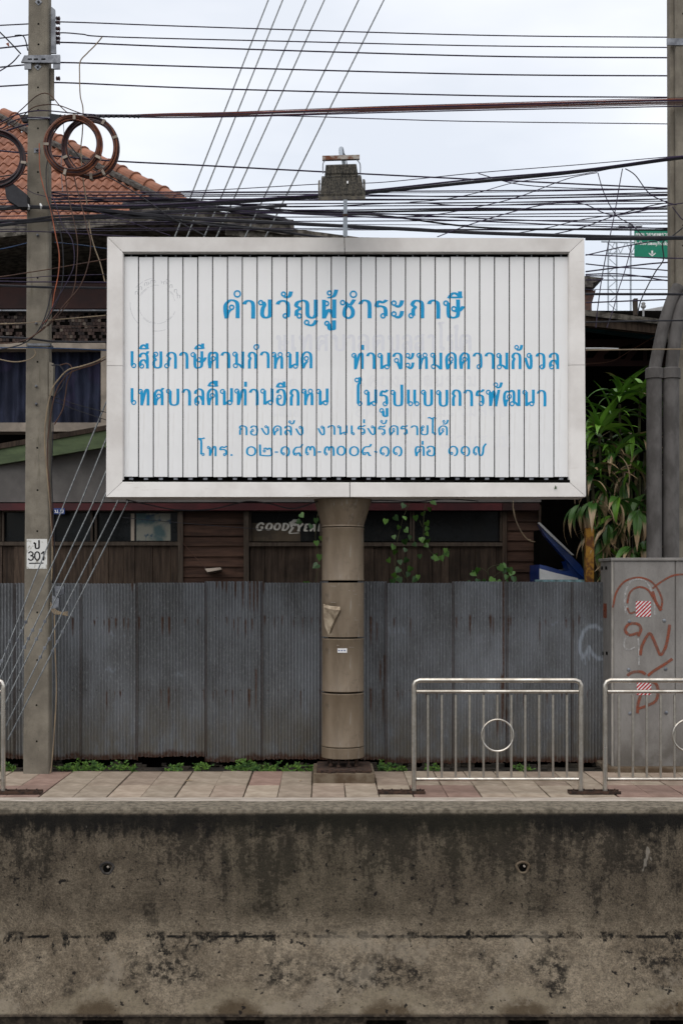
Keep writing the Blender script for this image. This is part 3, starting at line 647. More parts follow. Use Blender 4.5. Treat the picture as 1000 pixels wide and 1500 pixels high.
nik(347.7,430.8,5.6,2.3); nik(517.4,430.9,5.6,2.3)
line([('เ',191,200.5),('ส',203,219.5),('ี',203.3,219,511.4,502.6),('ย',223.3,238.3),('ภ',240.5,259.3),('า',262.3,276.2),('ษ',279.2,303.5),('ี',284,300.4,511.4,503.4),('ต',304.3,320.3),('า',323,337.5),
      ('ม',340.4,358.3),('ก',362.2,376.6),('า',380.4,395),('ห',397.4,415.5),('น',418.6,437.8),('ด',440.4,457.4)], 539.6, 514.8, 2.1, 1.0)
nik(375.6,508.1,4.4,1.9)
line([('เ',191,200.5),('ท',202.3,219.8),('ศ',224.8,241.3),('บ',243.2,263.3),('า',266,280),('ล',284,299.8),('ค',302.8,319.5),('ื',303.8,320.2,566.4,557.4),('น',322.2,342),('ท',343.3,361.9),('่',357.6,361.9,566.2,558.8),
      ('า',364.5,378.9),('น',381.2,401.3),('อ',403.6,419.2),('ี',403.6,419.4,567.4,558.4),('ก',423.4,438.7),('ห',441.6,459.7),('น',462.5,481.7)], 593.6, 569, 2.1, 1.0)
line([('ท',514.5,533),('่',529,533,512.8,505.4),('า',536,549.7),('น',552.4,571.6),('จ',574,589.4),('ะ',593,607.3),('ห',609.5,627),('ม',629.7,648),('ด',651.6,668.6),('ค',671.9,688),('ว',691.4,705.9),('า',709,723.9),
      ('ม',726,744.5),('ก',747.8,763.1),('ั',751.6,766.2,513.2,505),('ง',766.4,780),('ว',783.4,798.2),('ล',802.7,818.4)], 540.6, 516.2, 2.1, 1.0)
line([('ใ',518,531.6,594.8,570),('น',532.7,552.9),('ร',555,569.4),('ู',554.5,569.4,610,597.4),('ป',571.3,590.7),('แ',594.8,614.8),('บ',616,634.2),('บ',638,656.6),('ก',660.4,675.4),('า',678,692.4),('ร',695.5,710),
      ('พ',711,732.5),('ั',721,736.6,567.8,559.4),('ฒ',736,762),('น',764.3,783.2),('า',785.4,799.6)], 594.8, 570.6, 2.1, 1.0)
line([('ก',349.3,362.5),('อ',365.8,378),('ง',381.6,395),('ค',399.5,412.7),('ล',416,427.8),('ั',420.8,433,620.6,614.8),('ง',431.8,445),('ง',464.4,476.5),('า',479,491),('น',493.2,509.3),('เ',513,520.6),('ร',522.7,535.9),
      ('่',531,535,620,614.4),('ง',537,550.5),('ร',553,565.4),('ั',555,567.8,620.4,614.2),('ด',569.3,583.4),('ร',585.6,597.8),('า',600.7,612.2),('ย',615,627.4),('ไ',624.9,640),('ด',641.3,655.4),('้',646,657.4,621,614.4)], 637.2, 623, 1.4, .78)
line([('โ',288.8,302),('ท',303,317.8),('ร',320.7,334),('.',336.8,341.6),('๐',360.3,375.7),('๒',379,398.8),('๑',410.5,424.8),('๘',428.5,444.3),('๓',446.8,462.2),('๓',474,490),('๐',492.6,506.4),
      ('๐',511,526),('๘',529.2,544.8),('๑',555.6,570.5),('๑',574.8,589.2),('ต',607,621.6),('่',616.6,620.6,651.6,646),('อ',623.5,637.2),('๑',656,670.8),('๑',674,688.3),('๗',692,712.8)], 668.0, 653.2, 1.5, .85)
line([('-',401.7,408),('-',464.4,471),('-',547.2,553.2)], 668, 653.2, .8, .95)
# faded older print showing through
line([('ษ',404,424),('เ',426,434),('ท',437,458),('ศ',462,482),('บ',486,506),('า',508,520),('ล',523,541),('ต',545,563),('บ',567,585),('ล',588,604),('ส',606,622),('า',625,637),('โ',640,652,514,490),('ร',654,664),('ใ',664,672,514,492),('ต',672,690)], 514, 490, 2.4, 1.6, 'ghost')
def ghostline(x0, x1, yb, h, chars, grp='ghost2'):
    n = len(chars); w_ = (x1-x0)/n
    line([(c, x0+i*w_, x0+(i+.82)*w_) for i, c in enumerate(chars)], yb, yb-h, 1.3, 1.0, grp)
ghostline(524, 700, 566, 16, 'เคียงคูวัฒนธรรม'.translate({ord(c): None for c in 'ีัธู'}))
ghostline(520, 745, 610, 16, 'อตสาทกรรมเรมลพษ'); ghostline(520, 750, 655, 17, 'ชาวประชาสวนรวม')
ghostline(398, 436, 566, 12, 'กาย'); ghostline(398, 440, 610, 14, 'เสนอ'); ghostline(398, 462, 655, 15, 'กดบา')
# worn round seal
def arc(cx, cy, r, a0, a1, t, grp):
    n = max(2, int((a1-a0)/6))
    for i in range(n):
        b0, b1 = R(a0+(a1-a0)*i/n), R(a0+(a1-a0)*(i+1)/n)
        TXT.append((grp, 0, [(cx+r*math.cos(b0), cy-r*math.sin(b0)), (cx+r*math.cos(b1), cy-r*math.sin(b1)), (cx+(r-t)*math.cos(b1), cy-(r-t)*math.sin(b1)), (cx+(r-t)*math.cos(b0), cy-(r-t)*math.sin(b0))]))
rr_ = random.Random(5)
for r, t in ((39.5,.7),(28.5,.6),(27,.5)):
    a_ = 0
    while a_ < 360:
        l = rr_.uniform(8,30)
        if rr_.random() < .62: arc(230, 446, r, a_, min(360, a_+l), t, 'ghost3')
        a_ += l+rr_.uniform(1,6)
for k in range(17):
    a_ = R(20+k*8.2); cx_, cy_ = 230+34*math.cos(a_), 446-34*math.sin(a_)
    s_ = [[(cx_-1.6,cy_+2.4),(cx_-1.6,cy_-1.6),(cx_+1.5,cy_-2.2),(cx_+1.8,cy_+2.2)], [(cx_-1.8,cy_-1.5),(cx_+.5,cy_+.5),(cx_-1,cy_+2.4)]][k % 2]
    if k % 5 != 3:
        for q in stroke_polys(s_, .5, .45, 3): TXT.append(('ghost3', k % 3, q))

# ---------------------------------------------------------------- billboard
BZ = 11.10                                         # distance of the frame's front
SZ = 11.16                                         # distance of the slat faces
bb = thing('billboard', 'white three-sided-slat billboard with blue Thai lettering on a brown steel column', 'billboard', P(503, 1148, 11.4))
def clipx(poly, xa, xb):
    for sgn, lim in ((1, xa), (-1, -xb)):
        o_ = []
        for i in range(len(poly)):
            p, q = poly[i-1], poly[i]; ip, iq = sgn*p[0] >= lim, sgn*q[0] >= lim
            if ip != iq:
                t = (lim-sgn*p[0])/(sgn*q[0]-sgn*p[0]); o_.append((p[0]+(q[0]-p[0])*t, p[1]+(q[1]-p[1])*t))
            if iq: o_.append(q)
        poly = o_
        if len(poly) < 3: return None
    return poly
NS = 30; pitch = 21.70; sx0 = 181.4
r_slat = random.Random(2)
gapw = 1.15
w_sl = (pitch-gapw)*SZ/F; zt, zb_ = P(0, 376.5, SZ).z, P(0, 698.5, SZ).z; hh = zt-zb_
def slat_mesh():
    g = MB(); h_ = w_sl*.866; e = .004
    pr = [(-w_sl/2+e, 0), (w_sl/2-e, 0), (w_sl/2-.0005, e), (e*.6, h_), (-e*.6, h_), (-w_sl/2+.0005, e)]
    n = len(pr)
    g.add([(x, y, -hh/2) for x, y in pr]+[(x, y, hh/2) for x, y in pr], [tuple(range(n)), tuple(range(2*n-1, n-1, -1))]+[(i, (i+1)%n, n+(i+1)%n, n+i) for i in range(n)])
    return g
sm = slat_mesh()
slat0 = sm.build('slat', MT['slat'], fix=True); sme = slat0.data
bpy.data.objects.remove(slat0)
slats = []
for i in range(NS):
    xa, xb = sx0+i*pitch+gapw/2, sx0+(i+1)*pitch-gapw/2; xc = (xa+xb)/2
    o = bpy.data.objects.new('slat', sme); COL.objects.link(o); o.parent = bb
    c = Vector(((xc-CX)*SZ/F, SZ, (zt+zb_)/2)); o.location = c-bb.location
    o.location.z += r_slat.uniform(-.004,.003); o.rotation_euler = (0, 0, R(r_slat.choice([-1,1])*r_slat.uniform(.2,1.7))); slats.append(o)
    for grp in ('ink','ghost','ghost2','ghost3'):
        mb = MB(); lay = {'ink':.0016,'ghost':.0003,'ghost2':.0003,'ghost3':.0003}[grp]
        for qi, (gname, li, q) in enumerate(TXT):
            if gname != grp: continue
            xs_ = [p[0] for p in q]
            if max(xs_) <= xa or min(xs_) >= xb: continue
            cq = clipx(q, xa+.1, xb-.1)
            if not cq: continue
            dd = lay + li*(.0001 if grp == 'ink' else .00004) + (qi % 5)*.00001
            mb.face([((p[0]-xc)*SZ/F, -dd, EYE-(p[1]-HY)*SZ/F-c.z) for p in cq])
        if mb.f:
            t = mb.build({'ink':'blue_lettering','ghost':'faded_lettering','ghost2':'faded_lettering','ghost3':'worn_seal_print'}[grp], MT[grp], fix=False)
            t.parent = o; t.matrix_parent_inverse = Matrix(); t['kind'] = 'stuff'
# cavity behind the slats
g = MB(); a, b = P(176, 366, SZ+.2), P(836, 709, SZ+.2)
for bx in (((a.x, SZ+.20, b.z), (b.x, SZ+.22, a.z)),): g.box(*bx)
g.build('back_panel', MT['dark'], bb)
for py0, py1 in ((366, 371.5), (703.5, 709)):
    a, b = P(177, py0, SZ), P(835, py1, SZ); MB().box((a.x, BZ+.012, b.z), (b.x, SZ+.198, a.z)).build('slat_track', MT['dark'], bb)
# small dark bearing teeth under the slats
th = MB()
for i in range(NS):
    c = P(sx0+(i+.5)*pitch, 701.5, SZ); th.box(c+Vector((-.018,.005,-.012)), c+Vector((.018,.05,.012)))
    c = P(sx0+(i+.5)*pitch, 373.5, SZ); th.box(c+Vector((-.006,.01,-.012)), c+Vector((.006,.03,.02)))
th.build('slat_bearings', MT['steel'], bb)['kind'] = 'stuff'
# mitred frame, each rail with a slightly sloped face
def rail(o0, o1, i0, i1, name, lbl=None, cut=None):
    """outer edge o0-o1, inner edge i0-i1 in photograph units"""
    segs = [(0, 1)] if cut is None else [(0, cut-.0008), (cut+.0008, 1)]
    for t0, t1 in segs:
        L_ = lambda a, b, t: (a[0]+(b[0]-a[0])*t, a[1]+(b[1]-a[1])*t)
        q = [L_(o0, o1, t0), L_(o0, o1, t1), L_(i0, i1, t1), L_(i0, i1, t0)]
        m_ = MB(); n = Vector((0,1,0))
        prof = [(1.0, .32), (1.0, .012), (.975, .0), (.06, .010), (.0, .020), (.0, .075)]   # (0 inner .. 1 outer, depth)
        vs_ = []
        for e_ in (0, 1):
            po, pi = (q[0], q[3]) if e_ == 0 else (q[1], q[2])
            for u, d in prof:
                p = P(pi[0]+(po[0]-pi[0])*u, pi[1]+(po[1]-pi[1])*u, BZ); vs_.append(p+n*d)
        k = len(prof); fs = [(i, i+1, k+i+1, k+i) for i in range(k-1)]+[(k-1, 0, k, 2*k-1), tuple(range(k)), tuple(range(2*k-1, k-1, -1))]
        m_.add(vs_, fs).build('frame_rail', MT['frame'], bb)
TLo, TRo, BRo, BLo = (157, 346.5), (855.5, 348.5), (858, 728), (155.3, 728.5)
TLi, TRi, BRi, BLi = (180.5, 369.5), (833, 369.5), (833.3, 706), (180.5, 704.5)
def sh(p, dx, dy): return (p[0]+dx, p[1]+dy)
e = .35
rail(sh(TLo,e,0), sh(TRo,-e,0), sh(TLi,e,0), sh(TRi,-e,0), 't', cut=.497)
rail(sh(BRo,-e,0), sh(BLo,e,0), sh(BRi,-e,0), sh(BLi,e,0), 'b', cut=.492)
rail(sh(BLo,0,-e), sh(TLo,0,e), sh(BLi,0,-e), sh(TLi,0,e), 'l', cut=.505)
rail(sh(TRo,0,e), sh(BRo,0,-e), sh(TRi,0,e), sh(BRi,0,-e), 'r', cut=.49)
# shadow seam behind the mitres, box body behind the frame
g = MB(); a, b = P(158, 349.5, BZ), P(855, 726, BZ)
g.box((a.x+.01, BZ+.33, b.z), (b.x-.01, BZ+.36, a.z)); g.build('rear_casing', MT['frame'], bb)
g = MB(); c = P(813, 712, BZ-.006)
for k in range(5):
    g.face([c+Vector((random.uniform(-.02,.02), -.004, random.uniform(-.03,.02))) for _ in range(3)])
g.build('tape_scrap', MT['vinedark'], bb)
# column
CYc = 11.42; colx = P(502, 900, CYc).x
def seg(y0, y1, r0, r1, name='column_section', mat='clad', lip=True, n=40):
    z0, z1 = P(0, y1, CYc-.2).z, P(0, y0, CYc-.2).z; h_ = z1-z0
    pr = [(r1-.004, 0), (r1, .004)]
    if lip: pr += [(r1, .012), (r1-.0025, .016)]
    pr += [(r0-.0025 if lip else r0, h_-.016), (r0, h_-.012), (r0, h_-.004), (r0-.004, h_)]
    g = MB(); g.lathe(pr, (0, 0, 0), n); return g.build(name, MT[mat], bb, smooth=True, origin=(colx, CYc, z0)), z0, z1
rc = 31.5*(CYc-.19)/F
seg(728.5, 771, 43.5*(CYc-.25)/F, rc, 'flared_head')
s1, *_ = seg(772, 850.5, rc, rc)
# dented second section
z0, z1 = P(0, 933.5, CYc-.2).z, P(0, 853.5, CYc-.2).z; vs_ = []; n, mrow = 72, 40
dc = P(489, 897, 11.2)
for j in range(mrow+1):
    for i in range(n):
        a_ = 2*math.pi*i/n; r_ = rc-.001; x, y, z = r_*math.cos(a_), r_*math.sin(a_), (z1-z0)*j/mrow
        if y < 0:
            u, v_ = (colx+x-(dc.x-.03)), (z0+z-dc.z)
            # creased dent: sharp upper lip, narrowing downwards
            wv = .085 if v_ > 0 else .085*max(0, 1+v_/.20)
            if -.2 < v_ < .09 and wv > 0:
                q = max(0, 1-abs(u)/max(.01, wv)); q2 = (1-v_/.09) if v_ > 0 else (1+v_/.2*.6); y += .050*q*max(0, q2)
        vs_.append((x, y, z))
fs = [(j*n+i, j*n+(i+1)%n, (j+1)*n+(i+1)%n, (j+1)*n+i) for j in range(mrow) for i in range(n)]
o = MB().add(vs_, fs).build('column_section', MT['clad'], bb, smooth=True, origin=(colx, CYc, z0)); o['label'] = 'dented section of the column with a creased dent'
seg(936, 1014.5, rc-.001, rc-.001); seg(1017, 1096, rc, rc); seg(1097, 1113, rc+.0005, rc+.0005, lip=False)
zc0, zc1 = P(0, 1120, 11.2).z, P(0, 735, 11.2).z
g = MB(); g.lathe([(rc-.06, 0), (rc-.06, zc1-zc0)], (0,0,0), 24); g.build('column_core', MT['dark'], bb, origin=(colx, CYc, zc0+.05))
tri = [(474.5,889.5),(485,892.5),(497.5,893.5),(491,905),(485,918),(481,931),(476,918),(474.5,904)]  # added facet, jutting and pale, so the dent's crease looks lit
g = MB(); pts_ = []
for x_, y_ in tri:
    u_ = (x_-502)*11.23/F; a_ = math.asin(max(-.99, min(.99, u_/rc))); ex_ = .030*max(0, 1-(y_-889)/42)**.8; zz_ = P(0, y_, 11.23).z
    pts_.append(Vector((colx+(rc+.001)*math.sin(a_)+ex_*math.sin(a_)*.3, CYc-(rc+.001)*math.cos(a_)-ex_, zz_)))
cen = pts_[2].lerp(pts_[5], .45)+Vector((0,.006,0))
g.add(pts_+[cen], [(i_, (i_+1) % 8, 8) for i_ in range(8)])
top_ = [Vector((p_.x, CYc-math.sqrt(max(.0001, rc*rc-(p_.x-colx)**2))-.0005, p_.z+.030)) for p_ in pts_[:3]]
g.add(pts_[:3]+top_, [(0,1,4,3),(1,2,5,4)])
g.build('lit_crease', MT['clad_lit'], bb)['label'] = 'creased metal of the dented cladding, coloured paler to look lit'
# sticker, pale scratches
g = MB(); zc = P(0, 953, 11.2).z
def on_col(u, z, out_=.0015, r=rc): a_ = u/r; return Vector((colx+(r+out_)*math.sin(a_), CYc-(r+out_)*math.cos(a_), z))
for i in range(4):
    u0, u1 = -.052+.022*i, -.03+.022*i; g.face([on_col(u0, zc-.02), on_col(u1, zc-.022), on_col(u1, zc+.018), on_col(u0, zc+.02)])
g.build('sticker', MT['whitestk'], bb)
g = MB()
for i in range(3):
    u0 = -.045+.025*i; g.face([on_col(u0, zc-.006, .0025), on_col(u0+.014, zc-.006, .0025), on_col(u0+.014, zc+.004, .0025), on_col(u0, zc+.004, .0025)])
g.build('sticker_print', MT['blue'], bb)
g = MB(); rq = random.Random(4)
for (px, py, l) in ((488,907,.02),(518,905,.02),(509,865,.07),(517,870,.04),(524,886,.06),(483,858,.06),(484,882,.05),(510,948,.05),(518,908,.05),(493,945,.02)):
    z = P(0, py, 11.2).z; u = (px-502)*11.2/F*1.05; g.face([on_col(u, z), on_col(u+l, z-.002), on_col(u+l*.95, z-.006), on_col(u, z-.004)])
g.build('scuff_marks', MT['cream'], bb)
g = MB(); c = P(503, 1113, 11.4)
for dx, dy in ((-.11,-.1),(-.04,-.14),(.05,-.14),(.12,-.08),(-.13,.05),(.13,.06)):
    g.lathe([(.012, 0), (.012, .14)], (colx+dx, CYc+dy, .10), 8); g.lathe([(.022, 0), (.022, .018)], (colx+dx, CYc+dy, .118), 6)
g.build('anchor_bolt', MT['rusty'], bb)
g = MB().box((colx-.24, CYc-.27, .09), (colx+.26, CYc+.25, .112), .004); g.build('base_plate', MT['rusty'], bb)
pl = MB().box((colx-.275, CYc-.33, -.03), (colx+.285, CYc+.3, .088), .008); pl.build('plinth', MT['footing'], bb)
g = MB()
for k in range(60):
    c = Vector((colx+rq.uniform(-.23,.25), CYc+rq.uniform(-.31,-.27), .09)); s_ = rq.uniform(.006,.02); g.box(c-Vector((s_,s_,.0)), c+Vector((s_,s_,s_*rq.uniform(.4,1.2))))
g.build('rust_flakes', MT['rusty'], bb)['kind'] = 'stuff'

# ---------------------------------------------------------------- floodlight above the billboard
fl0 = P(504, 347, 11.3)
fd = thing('floodlight', 'double dark ribbed floodlight on a gooseneck pipe above the billboard', 'floodlight', fl0)
LZ = 10.75
g = MB(); pts = [P(505.5, 346, 11.3), P(505.5, 318, 11.3)]; g.tube(pts, .021, 10); g.build('lower_pipe', MT['farsteel'], fd, smooth=True)
g = MB(); g.tube([P(505.5, 318, 11.3), P(505.5, 314, 11.3)], .024, 10); g.build('pipe_joint', MT['rusty'], fd)
g = MB(); pts = crom([P(505.5, 316, 11.3), P(505.5, 290, 11.3), P(504.5, 250, 11.3), P(501, 222, 11.2), P(499.5, 217.5, 11.05), P(499, 221, 10.9), P(500, 232, 10.8)], 6); g.tube(pts, .018, 10); g.build('gooseneck', MT['farsteel'], fd, smooth=True)
a, b = P(472, 227.5, LZ), P(526.5, 234.5, LZ); MB().hull8([P(472, 228, LZ), P(526.5, 226.5, LZ), P(526.5, 232.5, LZ), P(472, 234, LZ)], (0, .04, 0)).build('crossbar', simple('rust_blotched_bar', (.35,.32,.28), (.13,.045,.02), 12, .8, bump=.2, lo=.4, hi=.6), fd)
for sgn, pts in ((-1, [(477,234),(473,240),(473,254)]), (1, [(521,233),(527,240),(527.5,254)])):
    MB().tube(crom([P(x, y, LZ+.01) for x, y in pts], 5), .0045, 6).build('bracket', MT['steel'], fd)
def lamp_box(q, depth, name, ribs):
    m_ = MB().hull8([P(x, y, Z) for x, y, Z in q], (0, depth, depth*.42)); o = m_.build(name, MT['lampmetal'], fd)
    (ax, ay, az), (bx, by, bz), (cx_, cy_, cz), (dx, dy, dz) = q
    rm = MB()
    for i in range(ribs):
        t = (i+.5)/ribs; top = P(ax+(bx-ax)*t, ay+(by-ay)*t, az-.0); bot = P(dx+(cx_-dx)*t, dy+(cy_-dy)*t-3, dz-.0)
        n_ = Vector((0,-.012,.004)); s_ = Vector((.0025,0,0)); rm.hull8([top-s_+n_, top+s_+n_, bot+s_+n_, bot-s_+n_], (0, .014, 0))
    rm.build('cooling_ribs', MT['lampmetal'], o)
    return o
lamp_box([(477,243,LZ+.02),(522,241.5,LZ+.02),(524.5,257.5,LZ-.06),(475.5,258.5,LZ-.06)], .12, 'upper_lamp_housing', 22)
lamp_box([(471,260.5,LZ-.05),(529,258.5,LZ-.05),(534,288,LZ-.22),(468.5,289,LZ-.22)], .16, 'lower_lamp_housing', 22)
g = MB().hull8([P(466, 267, LZ-.1), P(468.8, 266, LZ-.1), P(468.3, 292, LZ-.22), P(466, 292, LZ-.22)], (0,.18,.075)); g.hull8([P(531.8, 265, LZ-.1), P(534.8, 265, LZ-.1), P(535, 291.5, LZ-.22), P(534, 291.5, LZ-.22)], (0,.18,.075)); g.build('side_plate', MT['lampmetal'], fd)
MB().hull8([P(466, 288, LZ-.225), P(535, 287.5, LZ-.225), P(535, 292, LZ-.225), P(466, 293, LZ-.225)], (0,.2,.085)).build('lens_frame', simple('lens_frame_metal', (.11,.095,.07), (.05,.045,.04), 20, .7, bump=.1), fd)
MB().hull8([P(508, 265, LZ-.115), P(510, 265, LZ-.115), P(509.6, 269, LZ-.13), P(507.8, 268.4, LZ-.13)], (0,.01,0)).build('reflector_chip', MT['white'], fd)
MB().tube(crom([P(503,224,10.85), P(505,227,10.8), P(507,235,10.78), P(508,242,10.78)], 4), .004, 5).build('lamp_cable', MT['black'], fd)

# ---------------------------------------------------------------- utility poles
LP = 11.65
lp = thing('utility_pole', 'square concrete utility pole with painted number 301 at the left', 'utility pole', P(55, 1133, LP))
def quadcol(xt0, xt1, yt, xb0, xb1, yb, Z, dep, ch=.012):
    a, b, c, d = P(xt0, yt, Z), P(xt1, yt, Z), P(xb1, yb, Z), P(xb0, yb, Z); e = ch; m_ = MB(); vs_ = []
    for (l, r_, ) in ((d, c), (a, b)):
        vs_ += [(l.x+e, Z, l.z), (r_.x-e, Z, l.z), (r_.x, Z+e, l.z), (r_.x, Z+dep-e, l.z), (r_.x-e, Z+dep, l.z), (l.x+e, Z+dep, l.z), (l.x, Z+dep-e, l.z), (l.x, Z+e, l.z)]
    fs = [tuple(range(7,-1,-1)), tuple(range(8,16))]+[(i, (i+1)%8, 8+(i+1)%8, 8+i) for i in range(8)]
    return m_.add(vs_, fs)
quadcol(42.6, 71, -120, 34, 72.5, 1134, LP, .14).build('shaft', MT['conc_pole'], lp)
for y in (35,65,128,161,188,252,282,407,530,656,718,778,897,967,1033,1086):
    c = P(56.5-(y/1133)*2.5+random.uniform(-.6,.6), y, LP); MB().lathe([(.0095,0),(.009,-.001),(.0005,-.0012)], c, 10, 'y').build('bolt_hole', MT['dark'], lp)
for x, y, dia in ((57,3,1),(56,98,1),(55,220,0),(56,345,0),(54,474,0),(54,566,0),(54,592,0)):
    c = P(x, y, LP)
    if dia: MB().hull8([c+Vector((0,-.005,.035)), c+Vector((.035,-.005,0)), c+Vector((0,-.005,-.035)), c+Vector((-.035,-.005,0))], (0,.004,0)).build('bolt_washer', MT['steel'], lp)
    elif y == 220: MB().box(c+Vector((-.03,-.006,-.025)), c+Vector((.03,-.001,.018))).build('bolt_washer', MT['steel'], lp)
    MB().lathe([(.013,0),(.013,-.018),(.008,-.022),(.008,-.034)], c, 6, 'y').build('bolt_head', MT['steel'], lp)
# painted number
a, b = P(39.5, 789.5, LP-.002), P(69.5, 833, LP-.002); g = MB(); g.box((a.x, LP-.0022, b.z), (b.x, LP-.0004, a.z)); num = g.build('number_plate', MT['plate'], lp)
pol = [] 
def poly_txt(polys, Z, name, mat, parent):
    mb = MB()
    for i, q in enumerate(polys): mb.face([P(x, y, Z-.0001*(i % 7)) for x, y in q])
    return mb.build(name, mat, parent, fix=False)
pol += [q for _, q in glyph('ป', 49, 59, 803.5, 794, 1.2, 1.0)]
for pts in ([(42,810.5),(45,808.2),(48.4,810),(48.4,812.6),(45,814)],[(45,814),(48.8,815),(48.6,819),(45,820.6),(41.6,818.4)],[(55,808),(51.8,811),(51.8,817.4),(55,820.6),(58.2,817.4),(58.2,811),(55,808)],[(61,811.5),(64,808)],[(64.4,807.4),(64.4,821)]):
    pol += stroke_polys(pts, 1.05, .9, 5)
pol += [[(43,824.4),(64,824),(64,825.6),(43,826)]]
poly_txt(pol, LP-.0032, 'number_paint', MT['blackpaint'], lp)
# crossarm, insulator rack, strap
MB().hull8([P(36,81,LP-.03),P(88,80,LP-.03),P(88,92,LP-.03),P(31,91,LP-.03)], (0,.028,0)).build('crossarm', MT['steel'], lp)
g = MB()
for x in (44,53,64): c = P(x, 86.5, LP-.031); g.box(c+Vector((-.02,-.001,-.006)), c+Vector((.02,.0,.006)))
g.build('arm_slot', MT['dark'], lp)
MB().hull8([P(36,92,LP-.02),P(46,92,LP-.02),P(46,101,LP-.02),P(36,101,LP-.02)], (0,.018,0)).build('arm_lug', MT['steel'], lp)
MB().hull8([P(78,92,LP-.02),P(88,92,LP-.02),P(88,101,LP-.02),P(78,101,LP-.02)], (0,.018,0)).build('arm_lug', MT['steel'], lp)
MB().hull8([P(75,9,LP+.05),P(81,14,LP+.05),P(82.5,78,LP+.05),P(75,78,LP+.05)], (0,.02,0)).build('rack_channel', MT['steel'], lp)
MB().hull8([P(73.5,100,LP+.05),P(79,100,LP+.05),P(79,146,LP+.05),P(73.5,146,LP+.05)], (0,.03,0)).build('rack_channel', MT['conc_pole'], lp)
for y in (27,33,42,49,56,62,86,93,115): 
    c = P(85.5, y, LP+.08); MB().lathe([(.012,-.02),(.022,-.012),(.014,0),(.024,.012),(.010,.02)], c, 10, 'x').build('insulator', MT['coildark'], lp)
for y, zf in ((174,1),(506,0)):
    MB().hull8([P(40.5,y-3,LP-.008),P(73.5,y-3,LP-.008),P(73.5,y+.4,LP-.008),P(40.5,y+.4,LP-.008)], (0,.16,0)).build('strap', MT['steel'], lp)
MB().hull8([P(72,530,LP-.01),P(78.5,532,LP-.01),P(77.5,580,LP-.01),P(72,578,LP-.01)], (0,.08,0)).build('side_bracket', MT['conc_pole'], lp)
MB().hull8([P(28,168,LP),P(41,168,LP),P(41,178,LP),P(33,178,LP)], (0,.05,0)).build('cable_clamp', MT['black'], lp)
MB().hull8([P(73,166,LP),P(88,168,LP),P(86,178,LP),P(73,182,LP)], (0,.05,0)).build('cable_clamp', MT['black'], lp)
# small meter fitting on the pole's side
g = MB(); g.hull8([P(80,859,LP-.05),P(94,858,LP-.05),P(94,870,LP-.05),P(82,874,LP-.05)], (0,.06,0)); g.hull8([P(77,872,LP-.04),P(87,876,LP-.04),P(86,889,LP-.04),P(77,892,LP-.04)], (0,.05,0)); g.lathe([(.02,0),(.018,-.03)], P(86,865,LP-.05), 10, 'y')
g.build('earthing_clamp', MT['steel'], lp)
for k in range(4): MB().tube(crom([P(74,882+k*3,LP), P(80,892+k*2.2,LP-.04), P(90,897+k,LP-.05), P(100,896+k*2,LP-.05)], 5), .004, 5).build('cable_tail', MT['wire_beige'], lp)

RP = 12.38
rp_ = thing('utility_pole', 'ribbed concrete utility pole rising behind the grey cabinet at the right edge', 'utility pole', P(1005, 1130, RP))
quadcol(988, 1030, -120, 992, 1040, 1131, RP, .16, .01).build('shaft', MT['conc_pole'], rp_)
quadcol(980, 986.5, -120, 983.5, 990.5, 1131, RP+.05, .12, .008).build('flange', MT['conc_pole'], rp_)
for y in (20,58,155,232,330,360,480): 
    c = P(1000, y, RP); MB().lathe([(.011,0),(.010,-.0012),(.0005,-.0014)], c, 10, 'y').build('bolt_hole', MT['dark'], rp_)
MB().hull8([P(976,56,RP-.01),P(1030,56,RP-.01),P(1030,66,RP-.01),P(976,66,RP-.01)], (0,.012,0)).build('crossarm', MT['steel'], rp_)

# grey conduits
def conduit(pts, r, lbl):
    t = thing('cable_conduit', lbl, 'conduit', P(pts[0][0], 1120, 12.1), 'cement-grey conduits beside the right utility pole')
    g = MB().tube([P(pts[0][0], 1100, 12.1), P(pts[0][0], 540, 12.1)], r, 18); g.build('lower_pipe', MT['pipe'], t, smooth=True)
    g = MB().tube(crom([P(x, y, Z) for x, y, Z in pts[1:]], 5), r*.8, 14); g.build('upper_pipe', MT['pipe'], t, smooth=True)
    g = MB(); c = P(pts[0][0], 548, 12.1); g.lathe([(r*1.05,-.05),(r*1.16,-.045),(r*1.16,.05),(r*1.0,.06)], c, 18); g.build('collar', MT['pipe'], t, smooth=True)
conduit([(957.5,0),(957.5,545,12.1),(962,520,12.11),(972,475,12.13),(984,438,12.16),(993,420,12.18)], 11.3*12.1/F, 'grey conduit bending over at the top, farther from the pole')
conduit([(982,0),(982,548,12.1),(985,520,12.1),(990,480,12.11),(998,450,12.12),(1012,425,12.13)], 11.8*12.1/F, 'grey conduit bending over at the top, right against the pole')

# ---------------------------------------------------------------- grey cabinet with spray paint
CZ = 11.80
cb = thing('roadside_cabinet', 'tall grey roadside cabinet with rust-red spray scrawl and striped stickers', 'cabinet', P(950, 1130, CZ))
def fbox(x0, y0, x1, y1, Z, dep, name, mat, parent, bev=0):
    a, b = P(x0, y0, Z), P(x1, y1, Z); return MB().box((a.x, Z, b.z), (b.x, Z+dep, a.z), bev).build(name, MT[mat], parent)
fbox(895.5, 822, 1080, 1124, CZ+.01, .49, 'casing', 'cabinet', cb)
fbox(895, 821, 898, 1126, CZ-.006, .03, 'corner_trim', 'cream_strip', cb, .002)
fbox(898.4, 822, 987.5, 1126, CZ-.004, .02, 'door_panel', 'cabinet', cb, .003)
fbox(989, 822, 1080, 1126, CZ-.004, .02, 'door_panel', 'cabinet', cb, .003)
fbox(894, 817, 1082, 821.5, CZ-.02, .54, 'lid', 'cabinet', cb, .004)
fbox(889, 1124, 1080, 1134, CZ-.08, .62, 'footing', 'footing', cb, .01)
